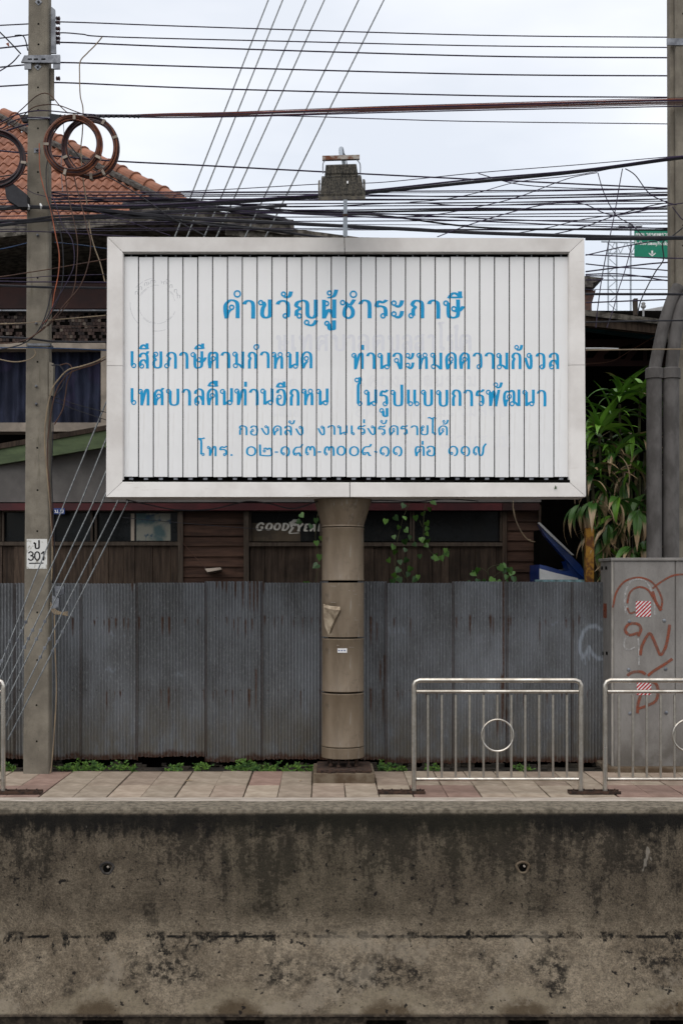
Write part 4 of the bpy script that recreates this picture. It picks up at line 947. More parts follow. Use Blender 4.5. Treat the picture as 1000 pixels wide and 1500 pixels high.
for x, y in ((921,910),(972,909),(920,981),(974,980),(922,1045),(975,1044)):
    MB().lathe([(.018,0),(.016,-.006),(.008,-.008),(.007,-.014)], P(x, y, CZ-.004), 10, 'y').build('bolt', MT['steel'], cb)
g = MB()
sx_ = P(895.5, 0, CZ).x
for x, y in ((881,832),(887,832),(882,957),(888,957)): zq = sx_*F/(x-CX); c = P(x, y, zq); g.box(Vector((sx_-.002, zq-.03, c.z-.016)), Vector((sx_+.001, zq+.03, c.z+.016)))
g.build('vent_slot', MT['dark'], cb)
def sticker(x0, y0, x1, y1):
    fbox(x0, y0, x1, y1, CZ-.0062, .0015, 'reflective_sticker', 'whitestk', cb)
    mb = MB(); w_ = x1-x0; h_ = y1-y0; st = 5.6
    k = -h_
    while k < w_+h_:
        # stripe rising to the right, clipped to the sticker
        pl_ = [(x0+k, y1), (x0+k+st*.55, y1), (x0+k+st*.55+h_, y0), (x0+k+h_, y0)]
        q = clipx(pl_, x0, x1)
        if q: mb.face([P(x, y, CZ-.0068) for x, y in q])
        k += st
    mb.build('red_stripes', MT['redstk'], cb)
sticker(930.5, 880.5, 952.5, 903.5); sticker(932, 1000, 953, 1018)
def spray(pls, wd_, mat, name, Zo, k=8):
    n_ = 0
    for pl_ in pls:
        n_ += 1; mb = MB()
        for i, q in enumerate(stroke_polys(pl_, wd_, wd_*.9, k)): mb.face([P(x, y, CZ-Zo-.0002*n_-.00002*(i % 4)) for x, y in q])
        mb.build(name, MT[mat], cb, fix=False)
spray([[(897,890),(902,868),(914,852),(932,846),(950,850),(962,862),(969,880),(966,895)],[(918,884),(922,868),(934,860),(948,864),(958,880),(966,894)],[(955,862),(968,852),(985,843),(1003,841)],
       [(918,890),(922,898),(930,896)]], 1.5, 'rustpaint', 'spray_scrawl', .0075)
spray([[(968,894),(960,882),(955,866)],[(934,927),(921,930),(915,922),(921,914),(933,914),(938,921),(934,932)],[(937,960),(940,945),(950,928),(956,936),(962,950),(967,959),(974,948),(978,930),(980,915)],
       [(918,990),(925,985),(938,984),(945,988)],[(948,990),(958,982),(974,972),(984,965)],[(946,998),(958,1000),(963,1010),(960,1026),(946,1034),(934,1038)],[(933,1045),(934,1030),(938,1018)]], 2.2, 'rustpaint', 'spray_scrawl', .0085)
spray([[(916,898),(914,880),(917,862),(926,850),(940,849),(951,860),(957,880),(958,901)],[(919,900),(917,888)]], 1.3, 'whitepaint', 'white_scrawl', .0070)
spray([[(921,929),(914,938),(914,948),(920,952),(929,948)],[(934,935),(935,955),(935,975)],[(917,988),(920,992),(922,1002)]], 1.2, 'whitepaint', 'white_scrawl', .0080)
MB().box((sx_-.0015, 12.02, P(0,905,12.1).z), (sx_-.0005, 12.16, P(0,884,12.1).z)).build('paint_patch', MT['rustpaint'], cb)

# ---------------------------------------------------------------- stainless railings
RZ = 10.54
def railing(x0, label, plates=(True, True)):
    s_ = RZ/F; base = P(x0, 1163, RZ); base.z = 0; t = thing('railing', label, 'railing', base, 'stainless railings along the kerb')
    W, H = 252*s_, 171*s_; r = .0205
    X = lambda px: base.x+px*s_; Z_ = lambda py: EYE-(py-HY)*s_
    o = lambda *p: Vector(p)
    zt = Z_(996.5); ch = 9*s_
    xl, xr = X(4), X(248)
    zb = .012
    for xx in (xl, xr): MB().tube([o(xx, RZ, zb), o(xx, RZ, zt-ch*1.3)], r, 14).build('post', MT['rail'], t, smooth=True)
    pts = [o(xl, RZ, zt-ch*1.3), o(xl, RZ, zt-ch*.8), o(xl+ch*.25, RZ, zt-ch*.25), o(xl+ch*.9, RZ, zt), o(xl+ch*1.6, RZ, zt)]
    pts2 = [o(xr-(p.x-xl), RZ, p.z) for p in reversed(pts)]
    MB().tube(pts+pts2, r, 14).build('top_rail', MT['rail'], t, smooth=True)
    MB().tube([o(xl+r, RZ, Z_(1013)), o(xr-r, RZ, Z_(1013))], .0155, 12).build('middle_rail', MT['rail'], t, smooth=True)
    MB().tube([o(xl+r, RZ, Z_(1141.5)), o(xr-r, RZ, Z_(1141.5))], .0165, 12).build('bottom_rail', MT['rail'], t, smooth=True)
    n = 11; bm_ = None; xc = X(126)
    for i in range(n):
        xx = xl+(xr-xl)*(i+1)/(n+1)
        if i == 5:
            MB().tube([o(xc, RZ, Z_(1018)), o(xc, RZ, Z_(1053.5))], .0105, 10).build('baluster', MT['rail'], t, smooth=True); MB().tube([o(xc, RZ, Z_(1101)), o(xc, RZ, Z_(1138))], .0105, 10).build('baluster', MT['rail'], t, smooth=True)
        else:
            if bm_ is None: bm_ = MB().tube([o(0, 0, Z_(1138)), o(0, 0, Z_(1018))], .0105, 10).mesh('baluster', MT['rail'], True)
            b_ = bpy.data.objects.new('baluster', bm_); COL.objects.link(b_); b_.parent = t; b_.location = (xx-base.x, RZ-base.y, -base.z)
    cz = Z_(1077); rr = 23.2*s_; MB().tube([o(xc+rr*math.cos(a), RZ-.004, cz+rr*math.sin(a)) for a in [2*math.pi*k/40 for k in range(40)]], .0085, 8, closed=True).build('ring', MT['rail'], t, smooth=True)
    for k, xx in enumerate((X(-18), X(254))):
        if not plates[k]: continue
        w0, w1 = (X(-49), X(20)) if k == 0 else (X(230), X(305))
        g = MB().box((w0, RZ-.045, .004), (w1, RZ+.045, .012)); g.box((w0, RZ-.05, .0045), (w1, RZ-.042, .028)); g.box((w0, RZ+.042, .0045), (w1, RZ+.05, .028)); pl_ = g.build('base_plate', MT['rusty'], t)
        bl = MB()
        for q in range(5): bl.lathe([(.012,0),(.012,.014),(.006,.016),(.006,.03)], (w0+(w1-w0)*(q+.5)/5, RZ+.0, .012), 6)
        bl.build('bolts', MT['rusty'], pl_)
    return t
railing(602, 'whole stainless railing with a ring in its middle, in front of the corrugated fence', (True, True))
railing(881.5, 'stainless railing standing in front of the grey cabinet', (False, True))
railing(602-594, 'tmp') if False else None
railing(-243, 'stainless railing of which only one post shows, left of the utility pole', (True, True))

# ---------------------------------------------------------------- the old wooden house behind the fence
HZ = 14.0
hs = thing('wooden_house', 'old brown wooden house with terracotta tiled roof behind the corrugated fence', 'house', P(300, 1050, HZ))
def hb(x0, y0, x1, y1, Z, dep, name, mat, bev=0, parent=None):
    a, b = P(x0, y0, Z), P(x1, y1, Z); return MB().box((a.x, Z, b.z), (b.x, Z+dep, a.z), bev).build(name, MT[mat], parent or hs)
gz = -.18
def hbz(x0, y0, x1, zbot, Z, dep, name, mat):
    a, b = P(x0, y0, Z), P(x1, y0, Z); return MB().box((a.x, Z, zbot), (b.x, Z+dep, a.z)).build(name, MT[mat], hs)
# core walls
hbz(-160, 734, 788, gz, HZ+.12, .1, 'back_boarding', 'dark')
hb(-160, 655, 792, 735.5, HZ-.06, .2, 'rendered_band', 'greywall')
hb(-160, 737, 735, 747.5, HZ-.09, .12, 'red_beam', 'redbeam'); hb(736, 737, 790, 747.5, HZ-.09, .12, 'red_beam', 'maroon')
# vertical boards
rb_ = random.Random(9)
def boards(x0, x1, y0):
    x = x0
    while x < x1-3:
        w_ = min(rb_.choice([12, 22, 34, 30, 17, 26]), x1-x); a, b = P(x+.35, y0, HZ), P(x+w_-.35, y0, HZ); d = rb_.uniform(-.012,.008)
        MB().box((a.x, HZ+d, gz), (b.x, HZ+.04, a.z)).build('board', MT['board'], hs); x += w_
boards(-120, 263, 798); boards(366, 735, 800)
hb(-120, 793.5, 263, 799, HZ-.03, .05, 'window_sill', 'fr_wood'); hb(364, 794.5, 737, 800, HZ-.03, .05, 'window_sill', 'fr_wood')
# windows with dark dusty panes
def win(x0, x1, y0=750, y1=793, panes=1):
    w_ = hb(x0, y0, x1, y1, HZ+.055, .012, 'window', 'glass')
    for (a0, b0, a1, b1) in ((x0-3, y0-3.5, x1+3, y0), (x0-3, y0, x0, y1), (x1, y0, x1+3, y1)): hb(a0, b0, a1, b1, HZ-.012, .055, 'frame', 'fr_wood', parent=w_)
    return w_
win(-110, -2); win(6, 70); win(78, 133); win(142, 260); win(368, 468); win(475, 600, 748); win(607, 732, 748)
hb(261, 748, 268, 860, HZ-.035, .05, 'corner_post', 'fr_wood'); hb(357, 748, 364.5, 860, HZ-.035, .05, 'corner_post', 'fr_wood'); hb(735.5, 748, 742, 860, HZ-.035, .05, 'corner_post', 'board')
def planks(x0, x1, ys, mat='siding'):
    for y0, y1 in zip(ys, ys[1:]):
        a, b = P(x0, y0-1.5, HZ), P(x1, y1, HZ); t = rb_.uniform(-.6,.6)
        MB().add([(a.x, HZ+.012, a.z), (b.x, HZ+.012, a.z), (b.x, HZ-.006, b.z), (a.x, HZ-.006, b.z+t*.006), (a.x, HZ+.05, a.z), (b.x, HZ+.05, a.z), (b.x, HZ+.012, b.z), (a.x, HZ+.012, b.z)], [(0,1,2,3),(4,7,6,5),(0,4,5,1),(3,2,6,7),(0,3,7,4),(1,5,6,2)]).build('siding_plank', MT[mat], hs)
planks(268.5, 357, [746,752,768,785,799.5,815,830,845.5,862,880,900]); planks(742.5, 790, [740,751,764,777,792,806,822,838,854,872,890])
hbz(788, 740, 792, gz, HZ-.02, 1.2, 'side_wall', 'board')
# window content
hb(200, 752, 250, 792, HZ+.05, .003, 'poster', 'poster'); hb(192, 752, 197, 792, HZ+.05, .004, 'poster_edge', 'cream'); hb(369, 766, 440, 793, HZ+.049, .004, 'cardboard_sheet', 'cardboard')
# small blue house sign
hb(78.5, 744.5, 95, 753, HZ-.10, .008, 'house_sign', 'blue')
poly_txt([q for c, a_, b_ in (('ม',80,85.5),('.',86,88),('บ',88.5,93.5)) for _, q in glyph(c, a_, b_, 751.5, 746.5, .55, .45)], HZ-.102, 'sign_lettering', MT['white'], hs)
# white italic brand lettering on the window
LG = {
'G': [[(.95,.72),(.8,.95),(.45,.97),(.1,.7),(.06,.35),(.3,.04),(.7,.05),(.86,.2),(.86,.45)],[(.55,.45),(1,.45)]],
'O': [[(.5,.05),(.12,.25),(.06,.6),(.35,.95),(.7,.93),(.94,.7),(.9,.3),(.5,.05)]],
'D': [[(.2,.03),(.2,.97)],[(.05,.95),(.55,.95),(.95,.7),(.93,.3),(.6,.05),(.05,.05)]],
'Y': [[(.08,.95),(.5,.45)],[(.95,.95),(.5,.45)],[(.5,.5),(.5,.03)],[(0,.95),(.25,.95)],[(.75,.95),(1,.95)],[(.3,.05),(.7,.05)]],
'E': [[(.2,.03),(.2,.97)],[(.05,.95),(.95,.95)],[(.2,.5),(.7,.5)],[(.05,.05),(.95,.05)]],
'A': [[(.1,.03),(.55,.97)],[(.55,.97),(.9,.03)],[(.3,.35),(.8,.35)],[(0,.05),(.28,.05)],[(.72,.05),(1.05,.05)]],
'R': [[(.2,.03),(.2,.97)],[(.05,.95),(.65,.95),(.9,.75),(.65,.5),(.2,.48)],[(.5,.48),(.85,.05),(1,.05)],[(.05,.05),(.35,.05)]]}
gp = []
for ch, x0, x1, yb, h in (('G',375,386.5,777,11),('O',388.5,399,777,10.5),('O',400.5,411,777,10.5),('D',412,423,777,10.5),('Y',432,444,778,11.5),('E',444.5,453,778,10.5),('A',453.5,463.5,778,10.5),('R',464.5,475,778,10.5)):
    for s_ in LG[ch]:
        gp += stroke_polys([(x0+1.2+(x1-x0-2.4)*x+(y-.4)*h*.22, yb-h*y) for x, y in s_], 1.75, .95, 5)
gp += [[(422,780),(428,771),(431,773),(425,781)],[(426,773),(423,765),(431,762.5),(432,768)],[(424,766),(430,760.5),(440,761),(431,766)],[(429,769),(436,764),(441,764.5),(432,771)],[(423,781),(438,780),(438,781.2),(423,782)]]
poly_txt(gp, HZ+.044, 'window_lettering', MT['decal'], hs)
# little hood lamp on the siding
g = MB().hull8([P(300,833,HZ-.1), P(323,831,HZ-.1), P(325,834,HZ-.22), P(304,838,HZ-.22)], (0,.12,-.02)); g.build('wall_lamp_hood', MT['cream'], hs)
MB().tube([P(267,794,HZ-.04), P(285,815,HZ-.05), P(303,834,HZ-.1)], .005, 5).build('lamp_flex', MT['wire_brown'], hs)
# first floor: window with a dark curtain, ledges, tilted green beam
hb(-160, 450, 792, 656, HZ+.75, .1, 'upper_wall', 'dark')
hb(-60, 517, 147, 620, HZ+.25, .02, 'curtain_backing', 'dark')
vs_ = []; nx, nz_ = 160, 14
for j in range(nz_+1):
    for i in range(nx+1):
        px = -50+198*i/nx; py = 512+108*j/nz_; p = P(px, py, HZ+.2); p.y += .022*math.sin(px*.42+1.2*mnoise.noise(Vector((px*.06, j*.12, 0))))+.035*mnoise.noise(Vector((px*.05, j*.25, 2))); vs_.append(p)
MB().add(vs_, [(j*(nx+1)+i, j*(nx+1)+i+1, (j+1)*(nx+1)+i+1, (j+1)*(nx+1)+i) for j in range(nz_) for i in range(nx)]).build('curtain', MT['curtain'], hs, smooth=True, fix=False)
hb(148, 505, 158, 622, HZ+.02, .2, 'window_post', 'cream'); hb(-60, 502, 155, 511, HZ+.0, .2, 'upper_ledge', 'cream'); hb(-60, 619, 158, 632, HZ-.05, .3, 'lower_ledge', 'cream')
MB().hull8([P(-60,660,HZ-.1), P(160,622,HZ-.35), P(160,629,HZ-.35), P(-60,668,HZ-.1)], (0,.3,0)).build('canopy_board', MT['board'], hs)
MB().hull8([P(-60,668,HZ-.08), P(160,629,HZ-.33), P(160,654,HZ-.33), P(-60,690,HZ-.08)], (0,.1,0)).build('green_beam', MT['green'], hs)
hb(-60, 415, 160, 452, HZ+.2, .06, 'maroon_panel', 'maroon'); hb(-60, 453.5, 160, 455.5, HZ+.12, .1, 'light_strip', 'steel')
g = hb(-60, 457, 160, 501, HZ+.2, .04, 'mosaic_backing', 'dark')
for sh_ in range(4):
    mt = simple('mosaic_chip_%d' % sh_, [(.045,.028,.024),(.075,.05,.04),(.028,.02,.019),(.13,.105,.085)][sh_], None, 9, .8, bump=.1); mb = MB()
    for r_ in range(9):
        for c_ in range(46):
            if rb_.choices(range(4), (5,4,5,1))[0] != sh_: continue
            x, y = -58+c_*4.8+(r_ % 2)*2.2, 457.5+r_*4.8; a, b = P(x, y, HZ+.19), P(x+4.3, y+4.3, HZ+.19); mb.box((a.x, HZ+.185+rb_.uniform(0,.008), b.z), (b.x, HZ+.205, a.z))
    mb.build('mosaic_chips', mt, hs)['kind'] = 'stuff'
# dark depth under the gable and grey gable roof
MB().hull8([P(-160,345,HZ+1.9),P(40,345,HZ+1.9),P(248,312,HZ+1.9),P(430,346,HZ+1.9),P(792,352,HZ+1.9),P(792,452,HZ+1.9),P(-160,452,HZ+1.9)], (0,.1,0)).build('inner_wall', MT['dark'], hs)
def slope(x0, y0, x1, y1, th, Z0, dep, nm, mat, n=14, w_=1.4):
    vs_, fs = [], []
    for i in range(n+1):
        t = i/n; px, py = x0+(x1-x0)*t, y0+(y1-y0)*t; j_ = mnoise.noise(Vector((px*.05, 3, 1)))*w_
        for (dy, dz) in ((0, dep), (0, 0), (th+j_, 0), (th+j_, dep)): p = P(px, py+dy+j_*.4, Z0); p.y += dz; vs_.append(p)
    for i in range(n):
        for k in range(4): fs.append((i*4+k, i*4+(k+1)%4, (i+1)*4+(k+1)%4, (i+1)*4+k))
    fs += [(0,1,2,3), (n*4+3, n*4+2, n*4+1, n*4)]
    return MB().add(vs_, fs).build(nm, MT[mat], hs)
slope(248, 302, -120, 342, 19, HZ-.3, 2.6, 'gable_edge', 'greyroof'); slope(190, 295, 430, 322, 22, HZ-.25, 2.6, 'gable_edge', 'greyroof'); slope(330, 322, 560, 352, 22, HZ-.2, 2.3, 'gable_edge', 'greyroof')
g = MB(); g.tube([P(180,301,HZ-.3),P(250,296,HZ-.3),P(330,306,HZ-.3),P(415,322,HZ-.3),P(425,327,HZ-.3)], .03, 6); g.build('roof_edge_trim', MT['black'], hs)
MB().box(P(255,322,HZ-.1), P(260,331,HZ-.1)+Vector((0,.03,0))).build('insulator_tag', MT['cream'], hs)
# terracotta hip roof, every tile a piece
EZ, EH, TH = 16.0, 0, R(37); ez = P(0, 326, EZ).z
dirU = Vector((0, math.cos(TH), math.sin(TH)))     # up the slope
roof = MB().add([(-8, EZ-.05, ez-.07), (-1.45, EZ-.05, ez-.07), (-7.05, EZ+5.55, ez+5.55*math.tan(TH)-.1), (-8, EZ+5.55, ez+5.55*math.tan(TH)-.1)], [(0,1,2,3)]).build('roof', MT['mortar'], hs)
hipx = lambda Y: -1.5-(Y-EZ)                        # the hip line runs back at 45 degrees
tw, ex = .262, .318
def tile_shape():
    n = 12; L_ = ex+.05; top, bot = [], []
    g = MB(); vs_ = []
    for k in (0, 1):
        for i in range(n+1):
            x = -tw/2+tw*i/n; h_ = .022*math.cos(4*math.pi*i/n+math.pi)+.010
            vs_.append(Vector((x, 0, h_+.022)) if k == 0 else Vector((x, 0, h_))+Vector((0, L_, 0)))
    for i in range(n+1): v = vs_[i]; vs_.append(Vector((v.x, 0, v.z-.022)))
    fs = [(i, i+1, n+2+i, n+1+i) for i in range(n)]+[(2*(n+1)+i, 2*(n+1)+i+1, i+1, i) for i in range(n)]
    return g.add(vs_, fs).mesh('roof_tile', MT['rooftile'])
tmesh = tile_shape(); cnt = 0
for j in range(15):
    s_ = j*ex; Y = EZ+s_*math.cos(TH); z = ez+s_*math.sin(TH)
    for i in range(22):
        x = -1.55-tw*(i+.5)
        if x+tw*.4 > hipx(Y)+.02 or CX+x*F/Y < -70: continue
        o = bpy.data.objects.new('roof_tile', tmesh); COL.objects.link(o); o.parent = roof; o.location = (x, Y, z); o.rotation_euler = (TH+random.uniform(-.01,.01), random.uniform(-.01,.01), random.uniform(-.012,.012)); cnt += 1
rdir = Vector((-1, 1, math.tan(TH))).normalized(); start = Vector((-1.5, EZ, ez+.07)); rl = .36
def ridge_piece():
    n = 8; vs_ = []
    for t, rr in ((0, .115), (.04, .12), (.05, .10), (1, .095)):
        for i in range(n+1): a = math.pi*i/n; vs_.append(Vector((rr*math.cos(a), t*rl*1.06, rr*math.sin(a)*1.0)))
    fs = [(k*(n+1)+i, k*(n+1)+i+1, (k+1)*(n+1)+i+1, (k+1)*(n+1)+i) for k in range(3) for i in range(n)]+[tuple(range(n, -1, -1))]
    return MB().add(vs_, fs).mesh('ridge_tile', MT['rooftile'])
rmesh = ridge_piece(); q = rdir.to_track_quat('Y', 'Z').to_euler()
for k in range(16):
    o = bpy.data.objects.new('ridge_tile', rmesh); COL.objects.link(o); o.parent = roof; o.location = start+rdir*(k*rl); o.rotation_euler = q
MB().tube([start+Vector((-.10,-.02,-.02)), start+rdir*6.2+Vector((-.10,-.02,-.02))], .055, 6).build('ridge_mortar', MT['mortar'], roof)
for o in list(roof.children): pass

# ---------------------------------------------------------------- right side: open dark shed, distant things
sd = thing('open_shed', 'dark open shed with a grey sheet roof behind the strap-leaf plant', 'shed', P(900, 1080, 14.6))
def sb(x0, y0, x1, y1, Z, dep, name, mat, bot=None):
    a, b = P(x0, y0, Z), P(x1, y1, Z); return MB().box((a.x, Z, b.z if bot is None else bot), (b.x, Z+dep, a.z)).build(name, MT[mat], sd)
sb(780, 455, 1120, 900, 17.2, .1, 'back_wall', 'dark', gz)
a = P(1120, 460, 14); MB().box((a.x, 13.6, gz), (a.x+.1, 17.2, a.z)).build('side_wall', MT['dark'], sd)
MB().hull8([P(794,446,13.5), P(1120,486,13.5), P(1120,492,13.5), P(794,455,13.5)], (0,3.9,.75)).build('sheet_roof', MT['greyroof'], sd)
MB().hull8([P(794,456,13.55), P(1120,494,13.55), P(1120,506,13.55), P(794,470,13.55)], (0,.1,0)).build('roof_beam', MT['board'], sd)
MB().hull8([P(794,470,13.8), P(1120,512,13.8), P(1120,517,13.8), P(794,476,13.8)], (0,.08,0)).build('teal_beam', simple('dark_teal_paint', (.006,.035,.045), None, 4, .6, bump=0), sd)
bd = sb(800, 497, 1000, 536, 14.6, .04, 'signboard', 'maroon'); m_ = MB()
for q in ([(862,508),(880,508),(868,524),(858,524)],[(884,521),(900,508),(905,508),(905,526),(884,526)],[(908,508),(926,504),(914,526),(908,526)],[(922,528),(938,508),(941,508),(941,528)],[(947,508),(952,508),(952,528),(947,528)]): m_.face([P(x, y, 14.597) for x, y in q])
m_.build('signboard_shapes', MT['dark'], bd)
MB().hull8([P(928,437,13.9), P(933.5,437,13.9), P(933.5,462,13.9), P(929,461,13.9)], (0,.08,0)).build('wooden_stub', MT['fr_wood'], sd)
g = MB(); c = P(941.5, 452, 13.9)
g.lathe([(.012,-.09),(.012,.0),(.026,.01),(.032,.03),(.018,.04),(.026,.055),(.012,.075)], c, 10); g.build('roof_insulator', MT['farconc'], sd)
MB().tube(crom([P(857,533,14), P(895,529,13.9), P(925,512,13.8), P(960,492,13.6)], 5), .004, 4).build('slack_wire', MT['wire_brown'], sd)

# blue vehicle parked behind the fence
vz = 13.3; vb = thing('parked_vehicle', 'blue and white vehicle with a slanted dark window behind the fence', 'vehicle', P(830, 1060, vz))
def vh(q, Z, dep, nm, mat): return MB().hull8([P(x, y, Z) for x, y in q], (0, dep, 0)).build(nm, MT[mat], vb)
vh([(789,768),(793,770),(850,828),(857,842),(857,850),(841,834),(826,817),(798,785)], vz, .12, 'windscreen_pillar', 'blue')
vh([(787,766),(790,765),(812,786),(840,813),(837,813),(807,786)], vz-.03, .03, 'pillar_trim', 'farconc')
vh([(790,827),(800,829),(822,836),(833,836),(828,822),(841,834),(857,850),(857,1040),(790,1040)], vz+.05, 1.0, 'body', 'blue')
vh([(790,833),(812,839),(846,847),(846,852),(790,852)], vz+.02, .03, 'white_panel', 'white')
vh([(790,776),(797,784),(826,820),(830,830),(822,834),(790,826)], vz+.3, .4, 'dark_window', 'dark')
fbx = P(784,849,12.5); fby = P(856,855,12.5); MB().box((fbx.x, 12.5, fby.z), (fby.x, 12.56, fbx.z)).build('bumper_bar', simple('pale_blue_flaking_paint', (.20,.33,.36), (.08,.12,.12), 18, .8, bump=.2), vb)
# rusty yellow post
po = MB().box(P(857.5,773,12.42), P(869.5,1060,12.42)+Vector((0,.08,0)), .004); tag(po.build('steel_post', MT['yellow']), 'rusty yellow steel post standing behind the fence beside the strap-leaf plant', 'post')

# distant brick gable, flyover wall, gantry with green sign, lamp post
dg = thing('brick_outbuilding', 'small brick outbuilding with a dark roof edge beyond the billboard', 'building', P(860, 600, 24))
MB().hull8([P(800,425,24), P(872,425,24), P(866,445,24), P(866,560,24), P(800,560,24)], (0,.5,0)).build('brick_wall', MT['brick'], dg)
MB().hull8([P(790,398,23.8), P(884,407,23.8), P(872,413,23.8), P(868,414,23.8), P(868,421,23.8), P(790,416,23.8)], (0,1,0)).build('roof', MT['mortar'], dg)
fw = MB().hull8([P(925,457,60), P(1100,425,60), P(1100,500,60), P(925,500,60)], (0,.5,0)).build('flyover_wall', MT['farconc']); tag(fw, 'pale concrete flyover parapet far beyond the shed roof', 'wall')
GZ = 120
gt = thing('sign_gantry', 'steel lattice gantry carrying a green road sign in the distance', 'gantry', P(900, 600, GZ))
for x in (890, 902.5): MB().tube([P(x, 480, GZ), P(x, 354, GZ)], .075, 6).build('gantry_leg', MT['farsteel'], gt)
g = MB()
for i in range(9):
    y = 455-i*11; g.tube([P(890,y,GZ), P(902.5,y-11,GZ)] if i % 2 else [P(902.5,y,GZ), P(890,y-11,GZ)], .035, 4)
g.build('lattice_bracing', MT['farsteel'], gt)
for y in (354, 371): MB().tube([P(880 if y == 354 else 888,y,GZ), P(1010,y+4,GZ)], .075, 6).build('gantry_beam', MT['farsteel'], gt)
g = MB()
for i in range(5): x = 892+i*8; g.tube([P(x,354,GZ), P(x+8,371,GZ)] if i % 2 else [P(x,371,GZ), P(x+8,354,GZ)], .035, 4)
g.build('beam_bracing', MT['farsteel'], gt)
gs = MB().hull8([P(928.5,336,GZ-.6), P(979.5,337,GZ-.6), P(979.5,379.5,GZ-.6), P(928.5,376,GZ-.6)], (0,.1,0)).build('road_sign', MT['signgreen'], gt)
sp_ = []
x = 930
for c in 'ถจพเวสรศนคราม'.translate({ord('ถ'): 'ก', ord('ธ'): 'ร'}):
    for _, q in glyph(c, x, x+3.3, 346+.02*(x-930), 341.5, .5, .45): sp_.append(q)
    x += 3.8
def latin(txt, x, yb, h, wd_):
    L2 = {'P': [[(.1,0),(.1,1),(.7,.95),(.8,.7),(.6,.5),(.1,.5)]], 'u': [[(.1,.6),(.1,.1),(.5,0),(.85,.1)],[(.85,.6),(.85,0)]], 'C': [[(.9,.85),(.5,1),(.1,.7),(.1,.3),(.5,0),(.9,.15)]], 'h': [[(.1,0),(.1,1)],[(.1,.5),(.6,.6),(.85,.4),(.85,0)]],
          'a': [[(.15,.55),(.6,.6),(.8,.4),(.8,0)],[(.8,.3),(.2,.25),(.2,.05),(.8,.1)]], 'o': [[(.5,0),(.1,.3),(.5,.62),(.9,.3),(.5,0)]], 'S': [[(.9,.85),(.4,1),(.1,.75),(.8,.35),(.6,0),(.1,.12)]], 'm': [[(.05,0),(.05,.6)],[(.05,.5),(.4,.6),(.5,0)],[(.5,.5),(.85,.6),(.95,0)]],
          'i': [[(.5,0),(.5,.6)]], 'n': [[(.1,0),(.1,.6)],[(.1,.5),(.6,.6),(.85,.4),(.85,0)]], 'g': [[(.8,.6),(.2,.55),(.2,.1),(.8,.1)],[(.8,.6),(.8,-.2),(.2,-.25)]], 'T': [[(0,1),(1,1)],[(.5,1),(.5,0)]], 'r': [[(.2,0),(.2,.6)],[(.2,.45),(.8,.6)]], '.': [[(.4,0),(.4,.15)]], 'R': [[(.1,0),(.1,1),(.8,.95),(.8,.55),(.1,.5)],[(.4,.5),(.9,0)]], 'd': [[(.85,1),(.85,0)],[(.85,.5),(.2,.5),(.2,.05),(.85,.1)]]}
    r_ = []
    for ch in txt:
        if ch != ' ':
            for s_ in L2[ch]: r_ += stroke_polys([(x+wd_*.8*a, yb-h*b+.03*(x-930)) for a, b in s_], .42, .36, 3)
        x += wd_*(.5 if ch in ' i.' else 1)
    return r_
sp_ += latin('Pu Chao Saming Prai Rd.', 929.6, 358, 5, 2.55)
sp_ += [[(953.3,367),(955.7,367),(955.7,372),(953.3,372)], [(949.5,370.2),(954.5,373.4),(954.5,375.6),(949.5,371.6)], [(959.5,370.2),(954.5,373.4),(954.5,375.6),(959.5,371.6)]]
poly_txt([[(x, y) for x, y in q] for q in sp_], GZ-.62, 'sign_lettering', MT['white'], gt)
lpst = thing('street_lamp', 'tall pale street lamp post behind the green road sign', 'street lamp', P(923, 480, 100))
MB().tube([P(923,480,100), P(923,328,100)], .075, 8).build('post', MT['farsteel'], lpst)
g = MB(); g.lathe([(.12,0),(.22,.1),(.22,.25),(.1,.35)], P(923,334,100), 10); g.build('lamp_crown', MT['steel'], lpst)
for s_ in (-1, 1): MB().hull8([P(923+s_*8,331,100), P(923+s_*17,330,100), P(923+s_*16,333,100), P(923+s_*8,333,100)], (0,.3,0)).build('lamp_head', MT['steel'], lpst)
MB().tube([P(907,331,100), P(940,331,100)], .04, 5).build('lamp_arm', MT['steel'], lpst)

# ---------------------------------------------------------------- strap-leaf plant
dr = thing('dracaena_plant', 'tall strap-leaf plant with fresh green crowns and drooping brown-tipped leaves', 'plant', P(905, 1080, 12.8))
def blade(L_, W, curl, fold, nm, mat):
    n = 9; vs_ = []; y = z = 0; a = 0
    for i in range(n+1):
        t = i/n; w_ = W*(math.sin(math.pi*min(1, t*1.02)**.62)*.98+.03)*(1 if t < .97 else .3)
        tw_ = .15*math.sin(t*4)
        for s_ in (-1, 0, 1): vs_.append((s_*w_/2, y, z+abs(s_)*w_*fold*.5+s_*tw_*w_))
        a = -curl*t*1.5; y += L_/n*math.cos(a); z += L_/n*math.sin(a)
    fs = [(i*3+k, i*3+k+1, (i+1)*3+k+1, (i+1)*3+k) for i in range(n) for k in (0, 1)]
    return MB().add(vs_, fs).mesh(nm, mat, True)
BL = {m_: [blade(random.uniform(.36,.50), random.uniform(.060,.088) if m_ != 'leafdead' else random.uniform(.035,.055), random.uniform(.4,1.3), .5, 'leaf', MT[m_]) for _ in range(4)] for m_ in ('leaf','leaftip','leafdead')}
rd = random.Random(21)
